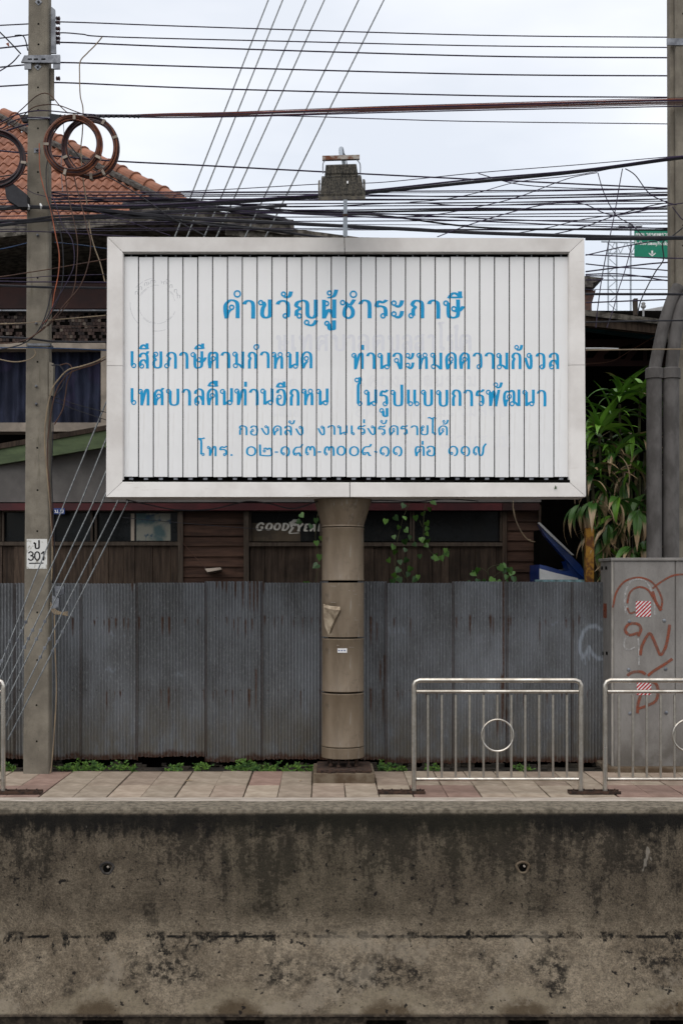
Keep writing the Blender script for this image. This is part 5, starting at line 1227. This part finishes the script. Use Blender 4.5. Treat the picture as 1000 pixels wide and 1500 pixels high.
heads = [(908,585,12.55,'f',17),(938,580,12.6,'f',15),(878,632,12.5,'f',17),(862,640,12.7,'f',10),(925,640,12.75,'m',13),(900,668,12.6,'m',14),(938,690,12.6,'m',14),(868,695,12.65,'m',12),(905,728,12.55,'d',15),
         (868,735,12.55,'d',15),(935,748,12.55,'d',14),(890,770,12.6,'d',14),(925,800,12.55,'d',13),(850,742,12.6,'d',9),(912,820,12.6,'d',10),(950,615,12.7,'f',12),(895,610,12.7,'f',12),(885,650,12.8,'m',12),(945,655,12.75,'m',11),(915,700,12.75,'d',13),(885,715,12.75,'d',12),(945,725,12.7,'d',12),(860,705,12.7,'m',12),(900,755,12.75,'d',13),(945,790,12.65,'d',12),(878,790,12.7,'d',11),(858,668,12.8,'f',10)]
stems = MB()
for hx, hy, Z, kd, n in heads:
    c = P(hx, hy, Z); stems.tube(crom([P(905+(hx-905)*.2, 1080, 12.9), P(hx*.8+181, min(1000, hy+140), 12.85), c+Vector((0,.03,-.05))], 4), .014, 6)
    for k in range(n):
        az = 2*math.pi*(k/n)+rd.uniform(-.3,.3)
        if kd == 'f': el = R(rd.uniform(5,80)); mt = 'leaf' if rd.random() < .9 else 'leaftip'
        elif kd == 'm': el = R(rd.uniform(-40,45)); mt = rd.choices(['leaf','leaftip','leafdead'], (3,5,1))[0]
        else: el = R(rd.uniform(-85,0)); mt = rd.choices(['leaf','leaftip','leafdead'], (1,8,3))[0]
        if math.sin(az) > .3 and rd.random() < .5: az = -az
        o = bpy.data.objects.new('leaf', rd.choice(BL[mt])); COL.objects.link(o); o.parent = dr
        d = Vector((math.cos(az)*math.cos(el), math.sin(az)*math.cos(el)*.6, math.sin(el))); q = d.to_track_quat('Y', 'Z').to_euler()
        o.location = c-dr.location+d*.02+Vector((0,0,rd.uniform(-.05,.04))); o.rotation_euler = q; s_ = rd.uniform(.7,1.1); o.scale = (s_*rd.uniform(.8,1.1), s_, s_)
        if c.x+d.x*.35*s_ > P(955, 0, 12.6).x and rd.random() < .5: o.scale = (s_, s_*.6, s_)
stems.build('stem', MT['stem'], dr)

# climbing vine and weeds hanging in front of the house wall
def heart(nm, mat, s_=1):
    pts = [(0,.05),(-.35,-.08),(-.5,.2),(-.42,.5),(-.18,.8),(0,1.05),(.18,.8),(.42,.5),(.5,.2),(.35,-.08)]
    vs_ = [(0, .3, .0)]+[(x, y, .12*abs(x)) for x, y in pts]; return MB().add(vs_, [(0, i+1, (i+1) % 10+1) for i in range(10)]).mesh(nm, mat)
HL = [heart('leaf', MT['vine']), heart('leaf', MT['vinedark'])]
def vine(nm, label, stemp, leaves, Z):
    t = thing(nm, label, 'plant', P(stemp[0][0][0], stemp[0][0][1], Z))
    mb = MB()
    for s_ in stemp: mb.tube(crom([P(x, y, Z) for x, y in s_], 5), .004, 5)
    mb.build('stem', MT['stem'], t)
    for x, y, sz, dk in leaves:
        o = bpy.data.objects.new('leaf', HL[dk]); COL.objects.link(o); o.parent = t; o.location = P(x, y, Z-.03+rd.uniform(-.02,.02))-t.location
        k = sz*Z/F; o.scale = (k, k, k); o.rotation_euler = (R(-90+rd.uniform(-40,40)), R(rd.uniform(-50,50)), R(rd.uniform(-35,35)))
vine('climbing_vine', 'heart-leaved green vine hanging down the house wall right of the column', [[(600,735),(590,760),(582,790),(578,820),(582,850)],[(583,820),(590,840),(598,850)]],
     [(x, y, rd.uniform(7,10.5), 0 if rd.random() < .4 else 1) for x, y in ((592,738),(577,756),(592,756),(585,770),(593,774),(576,784),(592,790),(601,784),(577,798),(594,803),(580,806),(568,818),(585,820),(597,818),(585,832),(602,830),(598,838),(575,840),(584,846),(609,846),(612,842),(605,795),(608,755),(614,812),(574,848),(580,845),(565,760))], 13.7)
vine('climbing_vine', 'thin trailing vine with small paired leaves and an upturned tip', [[(625,730),(621,750),(620,775),(622,795),(630,808),(642,815),(652,812),(659,804)],[(614,762),(618,772)]],
     [(x, y, rd.uniform(7,9.5), 0) for x, y in ((632,733),(628,743),(619,750),(624,764),(626,772),(623,780),(616,787),(622,790),(618,788),(627,790),(622,797),(637,811),(645,814),(652,808),(641,816),(652,803),(633,814))], 13.55)
vine('climbing_vine', 'dark green vine leaves beside the left edge of the steel column', [[(470,735),(464,760),(462,790),(468,820),(462,852)]], [(x, y, rd.uniform(8,11), 1 if rd.random() < .6 else 0) for x, y in ((440,752),(463,759),(470,785),(463,792),(456,768),(468,812),(466,826),(448,852),(443,854),(440,762))], 13.7)
vine('sapling', 'small leafy sapling growing above the fence top beside the siding', [[(722,870),(718,850),(712,838),(704,832)],[(718,850),(726,842),(735,836),(741,828)],[(716,845),(714,835),(722,829),(734,827)],[(738,868),(743,852),(742,842)]],
     [(x, y, rd.uniform(8,12), 0 if rd.random() < .4 else 1) for x, y in ((695,834),(700,832),(690,838),(735,826),(741,830),(745,832),(750,836),(742,842),(752,844),(712,850),(722,846),(700,848),(756,852),(690,852),(728,850),(745,852),(730,828))], 12.45)
g = MB().tube(crom([P(751,733,13.5), P(752,752,13.5), P(760,773,13.5), P(772,790,13.5), P(783,794,13.5)], 6), .005, 4); g.tube(crom([P(752,745,13.5), P(757,768,13.5), P(768,787,13.5), P(777,791,13.5)], 5), .004, 4); tag(g.build('dry_creeper', MT['wire_beige']), 'dry brown creeper stem hanging from the billboard edge over the siding', 'creeper')

# ---------------------------------------------------------------- wires and cables
def wire(pts, r, mat, label, name='overhead_wire', cat='wire', group='overhead wires', sm=8, n=5, sag=0):
    """pts: (px, py, distance)"""
    wp = [P(x, y, Z) for x, y, Z in pts]; q = crom(wp, sm)
    mb = MB().tube(q, r, n); o = mb.build(name, MT[mat], None, fix=False, smooth=True)
    return tag(o, label, cat, group)
ZL, ZR = 11.98, 12.62
def H(ys, r, mat, label, zl=ZL, zr=ZR, **k):
    """ys: list of (x, y); distance runs evenly from the left pole to the right one"""
    return wire([(x, y, zl+(zr-zl)*(x-60)/930) for x, y in ys], r, mat, label, **k)
H([(-60,40),(42,35),(88,32),(300,39.5),(700,51.5),(980,54.5),(1060,55)], .0062, 'wire', 'uppermost thin wire crossing the whole sky')
H([(-60,62),(0,56),(42,51),(88,48),(120,50),(165,54),(420,60.5),(700,67),(980,69.5),(1060,70)], .0062, 'wire', 'second wire from the top of the sky')
H([(-60,76),(0,70.5),(42,66),(88,62),(300,70),(700,82),(980,84.5),(1060,85)], .0074, 'wire', 'third wire from the top of the sky')
H([(-60,104),(0,98.5),(42,94.5),(88,91.5),(300,98),(700,108.8),(980,111),(1060,111)], .0074, 'wire', 'fourth wire from the top of the sky')
H([(-60,130),(0,126.5),(42,124),(88,121),(300,129.5),(700,140),(980,142.5),(1060,143)], .0074, 'wire', 'fifth wire from the top of the sky')
H([(130,168),(400,169.5),(550,174),(700,178),(980,181.5),(1060,182)], .005, 'wire', 'thin wire just below the reddish cable bundle')
H([(-60,215),(75,228),(170,236),(300,242.5),(480,252),(700,263),(740,264.5),(980,276),(1060,280)], .008, 'wire', 'single wire passing behind the floodlight below the reddish bundle')
# the reddish-brown bundle
for i, (dy, r, mt, lb) in enumerate([(0,.0075,'wire','darkest thick cable'),(1.5,.006,'wire_red','upper red strand'),(2.7,.0055,'wire_brown','upper brown strand'),(-1.2,.0045,'wire_orange','orange strand'),(4.0,.005,'wire_red','lower red strand'),(-2.4,.004,'wire_red','pale red strand'),(5.8,.006,'wire','lowest dark strand')]):
    wv = random.Random(i+40); H([(88,170+dy*.4),(170,169.5+dy*.3),(250,168+dy*.6+wv.uniform(-1,1)),(330,166.5+dy*.8),(420,163.5+dy+wv.uniform(-1,1)),(560,158.5+dy*1.1),(700,154.5+dy*1.2),(850,150.5+dy*1.4),(990,147+dy*1.5),(1060,146+dy*1.5)], r, mt, lb+' in the reddish cable bundle crossing above the floodlight', group='cables of the reddish bundle', zl=11.7, zr=12.3)
b_ = MB(); pts = crom([P(88,170.5,11.7), P(130,170.5,11.72), P(170,170,11.75), P(205,170.5,11.78)], 20)
b_.tube([p+Vector((0, .012*math.cos(i*1.6), .012*math.sin(i*1.6))) for i, p in enumerate(pts)], .009, 5); tag(b_.build('cable_wrap', MT['black']), 'black spiral cable wrap at the start of the reddish bundle', 'cable wrap')
# dense band between the roof and the sky
band = [
 ([(75,281),(300,281.5),(480,280.5),(700,279.5),(982,277)],.0065,'wire','thin dark wire, highest of the dense band'),
 ([(75,286),(300,285.5),(480,284.5),(700,288),(982,281.5)],.0065,'wire','second thin wire of the dense band'),
 ([(75,292),(250,291),(330,292.5),(480,293),(700,291.5),(982,286)],.008,'wire','third wire of the dense band, crossing below the floodlight'),
 ([(75,282),(150,290),(250,291),(420,303),(600,297),(700,301),(982,291)],.006,'wire','wire dipping across the others left of the floodlight'),
 ([(75,296),(250,294),(330,298),(460,310),(700,308),(982,306)],.010,'black','thick black cable through the middle of the dense band'),
 ([(230,300),(330,307),(480,308),(700,305),(850,307),(982,303)],.007,'wire','wire just above the thick middle cable'),
 ([(300,302),(430,311),(560,313),(700,320),(850,325),(982,327)],.0065,'wire','wire sinking to the right below the thick middle cable'),
 ([(260,304),(470,315),(700,324),(860,331),(982,335)],.0065,'wire','lower wire sinking to the right toward the green sign'),
 ([(300,305),(480,314),(560,316),(700,333),(850,336),(982,337)],.0095,'black','black cable running just above the billboard top at the right'),
 ([(75,287),(120,291),(200,297),(300,300),(480,298),(700,297),(982,291)],.0055,'wire','fine wire weaving through the dense band'),
 ([(480,330),(600,334),(700,341),(800,345),(855,347.5)],.007,'wire','short wire sloping onto the billboard corner'),
 ([(75,303),(200,303),(330,297),(470,287.5),(560,280),(700,266),(850,251),(982,233),(1060,224)],.017,'black','very thick black cable rising from the tiled roof to the right pole'),
 ([(75,300),(200,301),(330,294),(470,285),(560,277),(700,262),(850,249),(982,231),(1060,222)],.008,'wire','thinner cable lashed above the very thick rising cable'),
 ([(250,281),(340,277),(480,269),(560,267),(700,253),(850,241),(982,229.5),(1060,224)],.0042,'wire','fine messenger wire floating above the very thick rising cable'),
 ([(-60,306),(0,306),(40,303),(90,305),(150,308),(230,316),(300,321),(400,326),(480,330),(600,336),(700,341),(855,346),(982,348),(1060,347)],.018,'black','thickest black cable following the top edge of the billboard'),
 ([(-60,298),(0,303),(75,305),(150,311),(260,324),(330,329),(400,338),(480,349)],.012,'black','black cable dropping behind the billboard top left of the lamp pipe'),
 ([(-60,335),(0,330),(40,325),(90,321),(150,318),(230,311),(330,307),(420,301)],.016,'black','thick black cable crossing the left pole below the clamp, rising right'),
 ([(-60,327),(0,324),(42,322),(80,317),(140,316),(250,322),(330,332),(430,338)],.010,'black','black cable hugging the grey gable edge'),
 ([(-60,338),(0,339),(42,339),(75,340),(155,344.5),(240,349)],.005,'wire','thin dark wire over the gable edge reaching the billboard corner'),
 ([(-60,372),(0,365),(40,356)],.0045,'wire_blue','short faint blue wire left of the pole under the gable'),
 ([(80,355),(120,359),(155,364),(200,368)],.005,'wire_blue','faint blue wire between the pole and the billboard corner'),
 ([(-60,409),(0,405.5),(40,399.5),(75,394),(155,380),(200,374)],.005,'wire_brown','brown wire crossing the left pole below the gable shade'),
 ([(-60,411),(0,408),(40,407),(75,404.5),(155,402)],.0035,'wire','faint thin wire under the brown one across the left pole'),
 ([(-60,412),(0,412),(40,413),(75,413),(155,413.5),(200,414)],.006,'wire','straight dark wire above the black cable across the left pole'),
 ([(-60,418),(0,418.5),(45,420),(75,421),(155,422),(200,422)],.0115,'black','black cable strapped across the left pole above the mosaic band'),
 ([(-60,477),(0,474.5),(40,473),(75,469),(155,462)],.005,'wire_beige','pale wire crossing the mosaic band'),
 ([(75,478),(110,478),(155,478),(200,478)],.0035,'wire_brown','faint wire along the lower mosaic band'),
 ([(-60,510),(0,509.5),(42,509),(75,510),(110,511),(155,513),(200,514)],.006,'wire_blue','blue wire along the ledge above the curtain'),
 ([(-60,493),(0,494),(42,496),(75,500),(110,501),(155,501),(200,501)],.010,'black','black cable along the ledge above the curtain'),
 ([(857,374),(900,364),(940,356),(982,350),(1060,340)],.006,'wire','wire rising right just under the billboard corner beside the gantry'),
 ([(857,373),(900,375),(940,377),(1000,378.5),(1060,379)],.006,'wire','level wire crossing the lower edge of the green sign'),
 ([(857,386.5),(900,391),(950,394),(1000,398),(1060,400)],.0065,'wire','wire sinking right below the green sign'),
 ([(857,398),(900,392.5),(950,386.5),(984,384)],.008,'wire','wire rising right below the green sign'),
 ([(857,402),(900,401),(940,405),(982,411.5),(1060,414)],.007,'wire','sagging wire between the gantry and the right pole'),
 ([(857,404),(930,404.5),(984,406)],.0065,'wire','level wire halfway between the green sign and the shed roof'),
 ([(857,410),(930,410.5),(1000,410.5),(1060,410)],.006,'wire','level wire just under the halfway one'),
 ([(857,424),(930,424),(984,424)],.0038,'wire','faint thin level wire above the thick shed cable'),
 ([(857,430.8),(930,431),(1000,431),(1060,431)],.0125,'black','thick cable passing above the shed roof'),
 ([(857,443.5),(930,440.5),(984,438.5)],.0075,'wire','wire just over the shed roof edge'),
 ([(857,472),(920,470.5),(1000,469.5),(1060,469)],.008,'black','black wire across the shed front and the conduits'),
 ([(857,349.3),(900,349.3),(1000,348.5),(1060,347.5)],.020,'black','very thick cable crossing the green sign'),
 ([(857,513),(930,512),(1000,511.5),(1060,511)],.006,'wire_beige','yellowish wire across the shed and both conduits'),
 ([(857,510.5),(880,510.5),(905,511.2)],.009,'farconc','short white conduit stub beside the billboard edge'),
 ([(700,254),(760,270),(850,276),(982,277)],.005,'wire','wire leaving the rising cable toward the right pole'),
 ([(640,347),(700,325),(790,301),(850,298),(900,315),(982,300),(1060,290)],.005,'wire','crooked drop wire climbing behind the lamp pipe'),
 ([(585,318),(640,314),(700,303),(760,288),(830,262),(874,253)],.0045,'wire','thin diagonal wire climbing to the rising cable'),
 ([(600,296),(650,292),(700,282),(760,266),(840,257),(900,246)],.0042,'wire','upper thin diagonal wire climbing to the rising cable'),
 ([(800,345),(850,334),(900,316),(950,302),(982,296),(1060,280)],.0055,'wire','diagonal wire climbing right past the lamp post'),
 ([(760,341),(800,334),(850,322),(905,314),(960,305)],.0045,'wire','thin diagonal wire parallel to the one past the lamp post'),
]
front = ('very thick black cable rising','thinner cable lashed','fine messenger','thickest black','black cable dropping','thick black cable crossing the left','black cable hugging','thin dark wire over','brown wire crossing','faint thin wire under','straight dark','black cable strapped','pale wire crossing','blue wire along','black cable along','short faint blue','very thick cable crossing','black wire across the shed','yellowish','level wire crossing','crooked','thick cable passing')
for i, (ps, r, mt, lb) in enumerate(band):
    fr = lb.startswith(front)
    if ps[0][0] >= 850: zl = zr = 11.96 if fr else 12.66; zl += .02*math.sin(i); zr = zl
    elif fr: zl, zr = 11.585-.01*(i % 5), 12.0+.02*(i % 4)
    else: zl, zr = 11.95+.03*(i % 7), 12.62+.03*(i % 5)
    if ps[-1][0] <= 560 and not fr: zr = zl+.2
    dxm = [(x, y) for x, y in ps]
    wire([(x, y, (zl if ps[0][0] >= 850 else zl+(zr-zl)*max(0, x-60)/930)+ (0 if not (x <= 205 and y > 349) else 0)) for x, y in dxm], r, mt, lb)
rx_ = random.Random(77)
ords = ('highest','second highest','third highest','fourth from the top','fifth from the top','sixth from the top','sixth from the bottom','fifth from the bottom','fourth from the bottom','third lowest','second lowest','lowest')
for i in range(12):
    ya = 283+i*4.6+rx_.uniform(-1.5, 1.5); yb = 276+i*5.6+rx_.uniform(-2, 2); Z0 = 11.96+.012*i; r_ = rx_.choice([.0035,.0045,.0055])
    wire([(-60, ya+6, Z0), (330, (2*ya+yb)/3+rx_.uniform(1, 4), Z0+.22), (680, (ya+2*yb)/3+rx_.uniform(1, 4), Z0+.44), (1060, yb, Z0+.68)], r_, 'wire', 'fine level wire across the dense band behind the floodlight, %s' % ords[i], group='fine level wires of the dense band')
# things hanging between wires on the right
for ps, r, lb in (([(875,253),(883,280),(895,305),(905,318),(925,330),(940,345)],.005,'kinked wire hanging from the rising cable down to the green sign'),
                  ([(911,247),(906,275),(900,310),(893,345),(882,400),(875,450),(872,480)],.0055,'slanted drop wire falling from the rising cable to the shed roof'),
                  ([(925,358),(915,395),(905,425),(897,455),(888,480)],.005,'second slanted drop wire falling to the shed roof beside the gantry'),
                  ([(915,247),(930,257),(950,283),(975,296),(990,300)],.0055,'looping wire from the rising cable over to the right pole'),
                  ([(1010,325),(985,345),(970,355),(971,380),(960,397),(950,415),(938,440),(933,460)],.0065,'crooked black wire dropping past the right side of the green sign'),
                  ([(984,303),(993,315),(1000,322),(1020,330)],.0055,'short loose wire loop on the face of the right pole')):
    wire([(x, y, 12.25) for x, y in ps], r, 'black' if r > .006 else 'wire', lb)
# loose wires around the left pole
loose = [
 ([(-20,170),(0,188),(18,178),(40,172),(75,174)],.006,'wire','wire looping from the left edge into the pole clamp',11.58),
 ([(-20,190),(10,178),(30,162),(55,140),(72,138),(88,155),(100,166)],.005,'wire_brown','thin brown loop arching high over the pole face',11.57),
 ([(-10,196),(20,183),(45,160),(62,154),(85,154),(110,163),(130,170)],.005,'wire_brown','lower brown loop arching over the pole face',11.56),
 ([(-20,205),(0,195),(30,185),(42,182)],.009,'wire','dark cable entering the left clamp from below',11.6),
 ([(-20,180),(0,179),(25,168),(60,162),(110,166),(140,168)],.006,'wire','dark wire passing over the clamp toward the bundle',11.55),
 ([(-20,30),(0,47),(18,65),(31,79)],.007,'black','black stay wire running down to the crossarm end',11.62),
 ([(-20,112),(0,104),(18,92),(29,80)],.006,'wire','wire curving up to the crossarm end from the left edge',11.62),
 ([(22,52),(33,52),(38,60),(41,74)],.006,'black','short black jumper beside the pole above the crossarm',11.62),
 ([(58,210),(59,250),(66,280),(74,305),(82,345),(87,372),(86,400),(80,430),(74,462),(62,475)],.0055,'wire_orange','bright orange wire hanging down across the pole',11.54),
 ([(72,225),(68,250),(70,285),(80,320),(90,345),(93,380),(92,410),(85,440),(66,476)],.005,'black','black wire hanging beside the bright orange one',11.53),
 ([(96,250),(98,275),(103,300),(110,330),(114,360),(112,400),(108,425),(96,450),(70,478)],.005,'wire_brown','brown wire hanging below the coils, inner of the pair',11.52),
 ([(108,256),(114,280),(122,310),(128,335),(133,355),(130,385),(118,418),(95,446),(66,480),(48,492)],.0055,'wire_brown','brown wire hanging below the coils and sweeping back to the pole',11.51),
 ([(76,285),(84,305),(92,330),(106,352),(109,385),(100,410),(80,445),(60,482)],.0045,'wire','thin dark wire sweeping from the pole side back to the pole',11.50),
 ([(150,54),(140,66),(128,78),(118,90),(117,110),(118,140),(122,160),(121,195),(119,215),(120,240),(123,270),(128,300),(132,335),(138,360),(147,385),(154,413)],.006,'wire_beige','pale flex dropping from the second wire past the coils',11.62),
 ([(96,205),(110,222),(125,240),(150,255),(175,268),(210,290),(250,318),(300,345)],.006,'black','black wire slanting from the coils over the ridge tiles',11.62),
 ([(76,425),(66,465),(50,492),(30,505),(0,512)],.006,'black','black cable tail curving left above the curtain',11.49),
 ([(66,478),(55,488),(40,497),(20,502),(0,503)],.006,'wire_brown','brown cable tail curving left above the curtain',11.48),
 ([(-10,524),(20,530),(42,527),(52,519),(50,511)],.0055,'wire_beige','pinkish pale loop at the pole above the curtain',11.58),
 ([(155,522),(140,530),(118,537),(100,542),(86,556),(76,572),(68,610),(66,650),(70,700),(75,760),(77,800),(76,850)],.007,'wire_beige','pale cable curving down from the billboard edge to the pole side',11.60),
 ([(155,526),(138,534),(115,541),(98,550),(82,575),(73,620),(70,670),(75,740),(78,800)],.006,'wire_brown','brown cable curving down beside the pale one',11.59),
 ([(76,535),(88,536),(95,548),(94,562),(82,580)],.006,'black','black bracket loop beside the pole in front of the curtain',11.6),
 ([(88,535),(100,533),(106,542),(99,560),(96,580),(92,600),(80,622)],.006,'wire_brown','brown loop hanging in front of the curtain',11.62),
 ([(74,560),(78,620),(76,700),(80,780),(79,860)],.005,'black','black riser wire running down the pole side',11.66),
 ([(80,900),(81,950),(83,1010),(80,1070),(76,1120),(74,1132)],.0065,'wire_beige','pale cable bowing out beside the foot of the left pole',11.6),
 ([(92,170),(94,200),(90,240),(92,280)],.0035,'steel','thin steel tie wire hanging inside the coils',11.66),
 ([(80,582),(110,592),(155,604),(170,608)],.004,'black','upper faint wire from the pole across the curtain',11.8),
 ([(80,588),(110,600),(155,615),(170,620)],.004,'black','lower faint wire from the pole across the curtain',11.8),
 ([(185,732),(220,740),(260,747),(310,746),(360,735),(395,738),(430,745),(468,733)],.006,'black','black cable looping under the billboard bottom edge',11.3),
 ([(470,740),(520,736),(560,733),(610,735),(650,731),(700,734)],.005,'black','black cable looping under the billboard right of the column',11.35),
 ([(180,758),(265,766),(365,774),(400,776)],.004,'black','thin dark wire across the front of the house windows',13.85),
 ([(-20,262),(0,259),(20,256),(40,255)],.006,'black','dark wire across the tiles left of the pole',11.62),
 ([(36,275),(50,283),(75,290),(150,312),(250,345)],.003,'wire','thin grey wire slanting from the junction box across the pole',11.56),
]
for ps, r, mt, lb, Z in loose: wire([(x, y, Z) for x, y in ps], r, mt, lb, name='hanging_wire', group='loose wires around the left pole' if ps[0][0] < 176 else 'loose wires under the billboard')
# junction box on the cable left of the pole
g = MB().hull8([P(7,272,11.5), P(20,269,11.5), P(40,285,11.5), P(40,303,11.5), P(28,303,11.5), P(10,291,11.5)], (0,.12,0)); tag(g.build('junction_box', MT['black']), 'black cable junction box hanging left of the utility pole', 'junction box')
g = MB()
for x, y in ((43,303),(61,302)): g.tube([P(x-1.5,y-3,11.55), P(x,y,11.53), P(x-.5,y+3.5,11.55)], .010, 6)
tag(g.build('cable_tie', MT['white']), 'white ties on the thick cable where it crosses the left pole', 'cable tie')
g = MB().hull8([P(9,64,11.6),P(13,62,11.6),P(14,68,11.6),P(12,67,11.6)], (0,.01,0)); tag(g.build('ribbon_scrap', MT['wire_orange']), 'orange ribbon scrap caught on the wire at the left edge', 'ribbon')

# coils of spare cable
def coil(cx, cy, rx, ry, n, label, mats, Z, tilt=0, ties=()):
    t = thing('cable_coil', label, 'cable coil', P(cx, cy, Z), 'coils of spare cable on the left pole'); rc_ = random.Random(int(cx))
    for i in range(n):
        k = 1-.032*(i % 6)*1.0+rc_.uniform(-.012,.012); pts = []; ph = rc_.uniform(0, 6)
        ox, oy = rc_.uniform(-1.2,1.2), rc_.uniform(-1.2,1.2)
        for j in range(56):
            a = 2*math.pi*j/56; rr = k+.012*math.sin(2*a+ph)+.008*math.sin(3*a+ph*2)
            p = P(cx+ox+rx*rr*math.cos(a), cy+oy-ry*rr*math.sin(a), Z); p.y += .010*(i//6)+.012*math.sin(a+ph); pts.append(p)
        MB().tube(pts, .0072, 6, closed=True).build('cable_loop', MT[mats[i % len(mats)]], t, smooth=True, fix=False)
    for a in ties:
        a = R(a); c0 = P(cx+rx*1.04*math.cos(a), cy-ry*1.04*math.sin(a), Z-.02); c1 = P(cx+rx*.86*math.cos(a), cy-ry*.86*math.sin(a), Z-.02); d = (c1-c0).cross(Vector((0,1,0))).normalized()*.012
        MB().hull8([c0-d, c0+d, c1+d, c1-d], (0,.06,0)).build('coil_tie', MT['cream'], t)
    return t
coil(107.5, 212, 42, 43.5, 17, 'front coil of brown cable hanging right of the pole, nearer the pole', ('coil','coil','coildark'), 11.42, ties=(88,178,252,335))
coil(132, 215, 41, 45, 16, 'rear coil of dark brown cable overlapping the front coil from behind', ('coildark','coil','coildark'), 11.52, ties=(20,60,272,200,300))
coil(-5, 232, 42, 42, 15, 'dark cable coil cut by the left edge, in front of the roof tiles', ('coildark','black','coildark'), 11.5, ties=(352,270))

# guy strands running from the pavement up behind the billboard
guys = [((-40,1078),(98,729),(257,345),(393,0),'leftmost'),((-30,1060),(119,735),(275,345),(414,0),'second from the left'),((-10,1045),(136,738),(300,345),(448,0),'third from the left'),
        ((-4,1056),(149,738),(318,345),(475,0),'fourth from the left'),((8,1066),(171,738),(360,345),(525,0),'fifth from the left'),((12,1084),(186,738),(390,345),(562,0),'rightmost')]
for i, (a, b, c, d, nm) in enumerate(guys):
    # straight line in space from the anchor to a far high point
    p0 = P(a[0], a[1], 10.75); p1 = P(d[0], d[1], 13.6); up = (p1-p0)
    # let it pass the measured point just below the billboard
    mid = P(b[0], b[1], 11.56); mb = MB().tube([p0, mid], .0068, 6); mb.tube([mid, P(c[0], c[1], 12.6), p1, p1+(p1-P(c[0], c[1], 12.6))*3.2], .0082, 6)
    o = mb.build('guy_wire', MT['guy'], None, fix=False); tag(o, 'grey steel guy strand slanting up behind the billboard, ' + nm + ' of six', 'guy wire', 'steel guy strands slanting across the left pole')
    for t in ((.36,.40,.44) if i % 2 else (.30,.34,.38)):
        q = p0.lerp(mid, t); cl = MB(); cl.box(q-Vector((.012,.012,.014)), q+Vector((.012,.012,.014))); cl.lathe([(.005,0),(.005,-.02)], q, 6, 'y'); cl.build('strand_clamp', MT['steel'], o)
print('tiles', cnt)
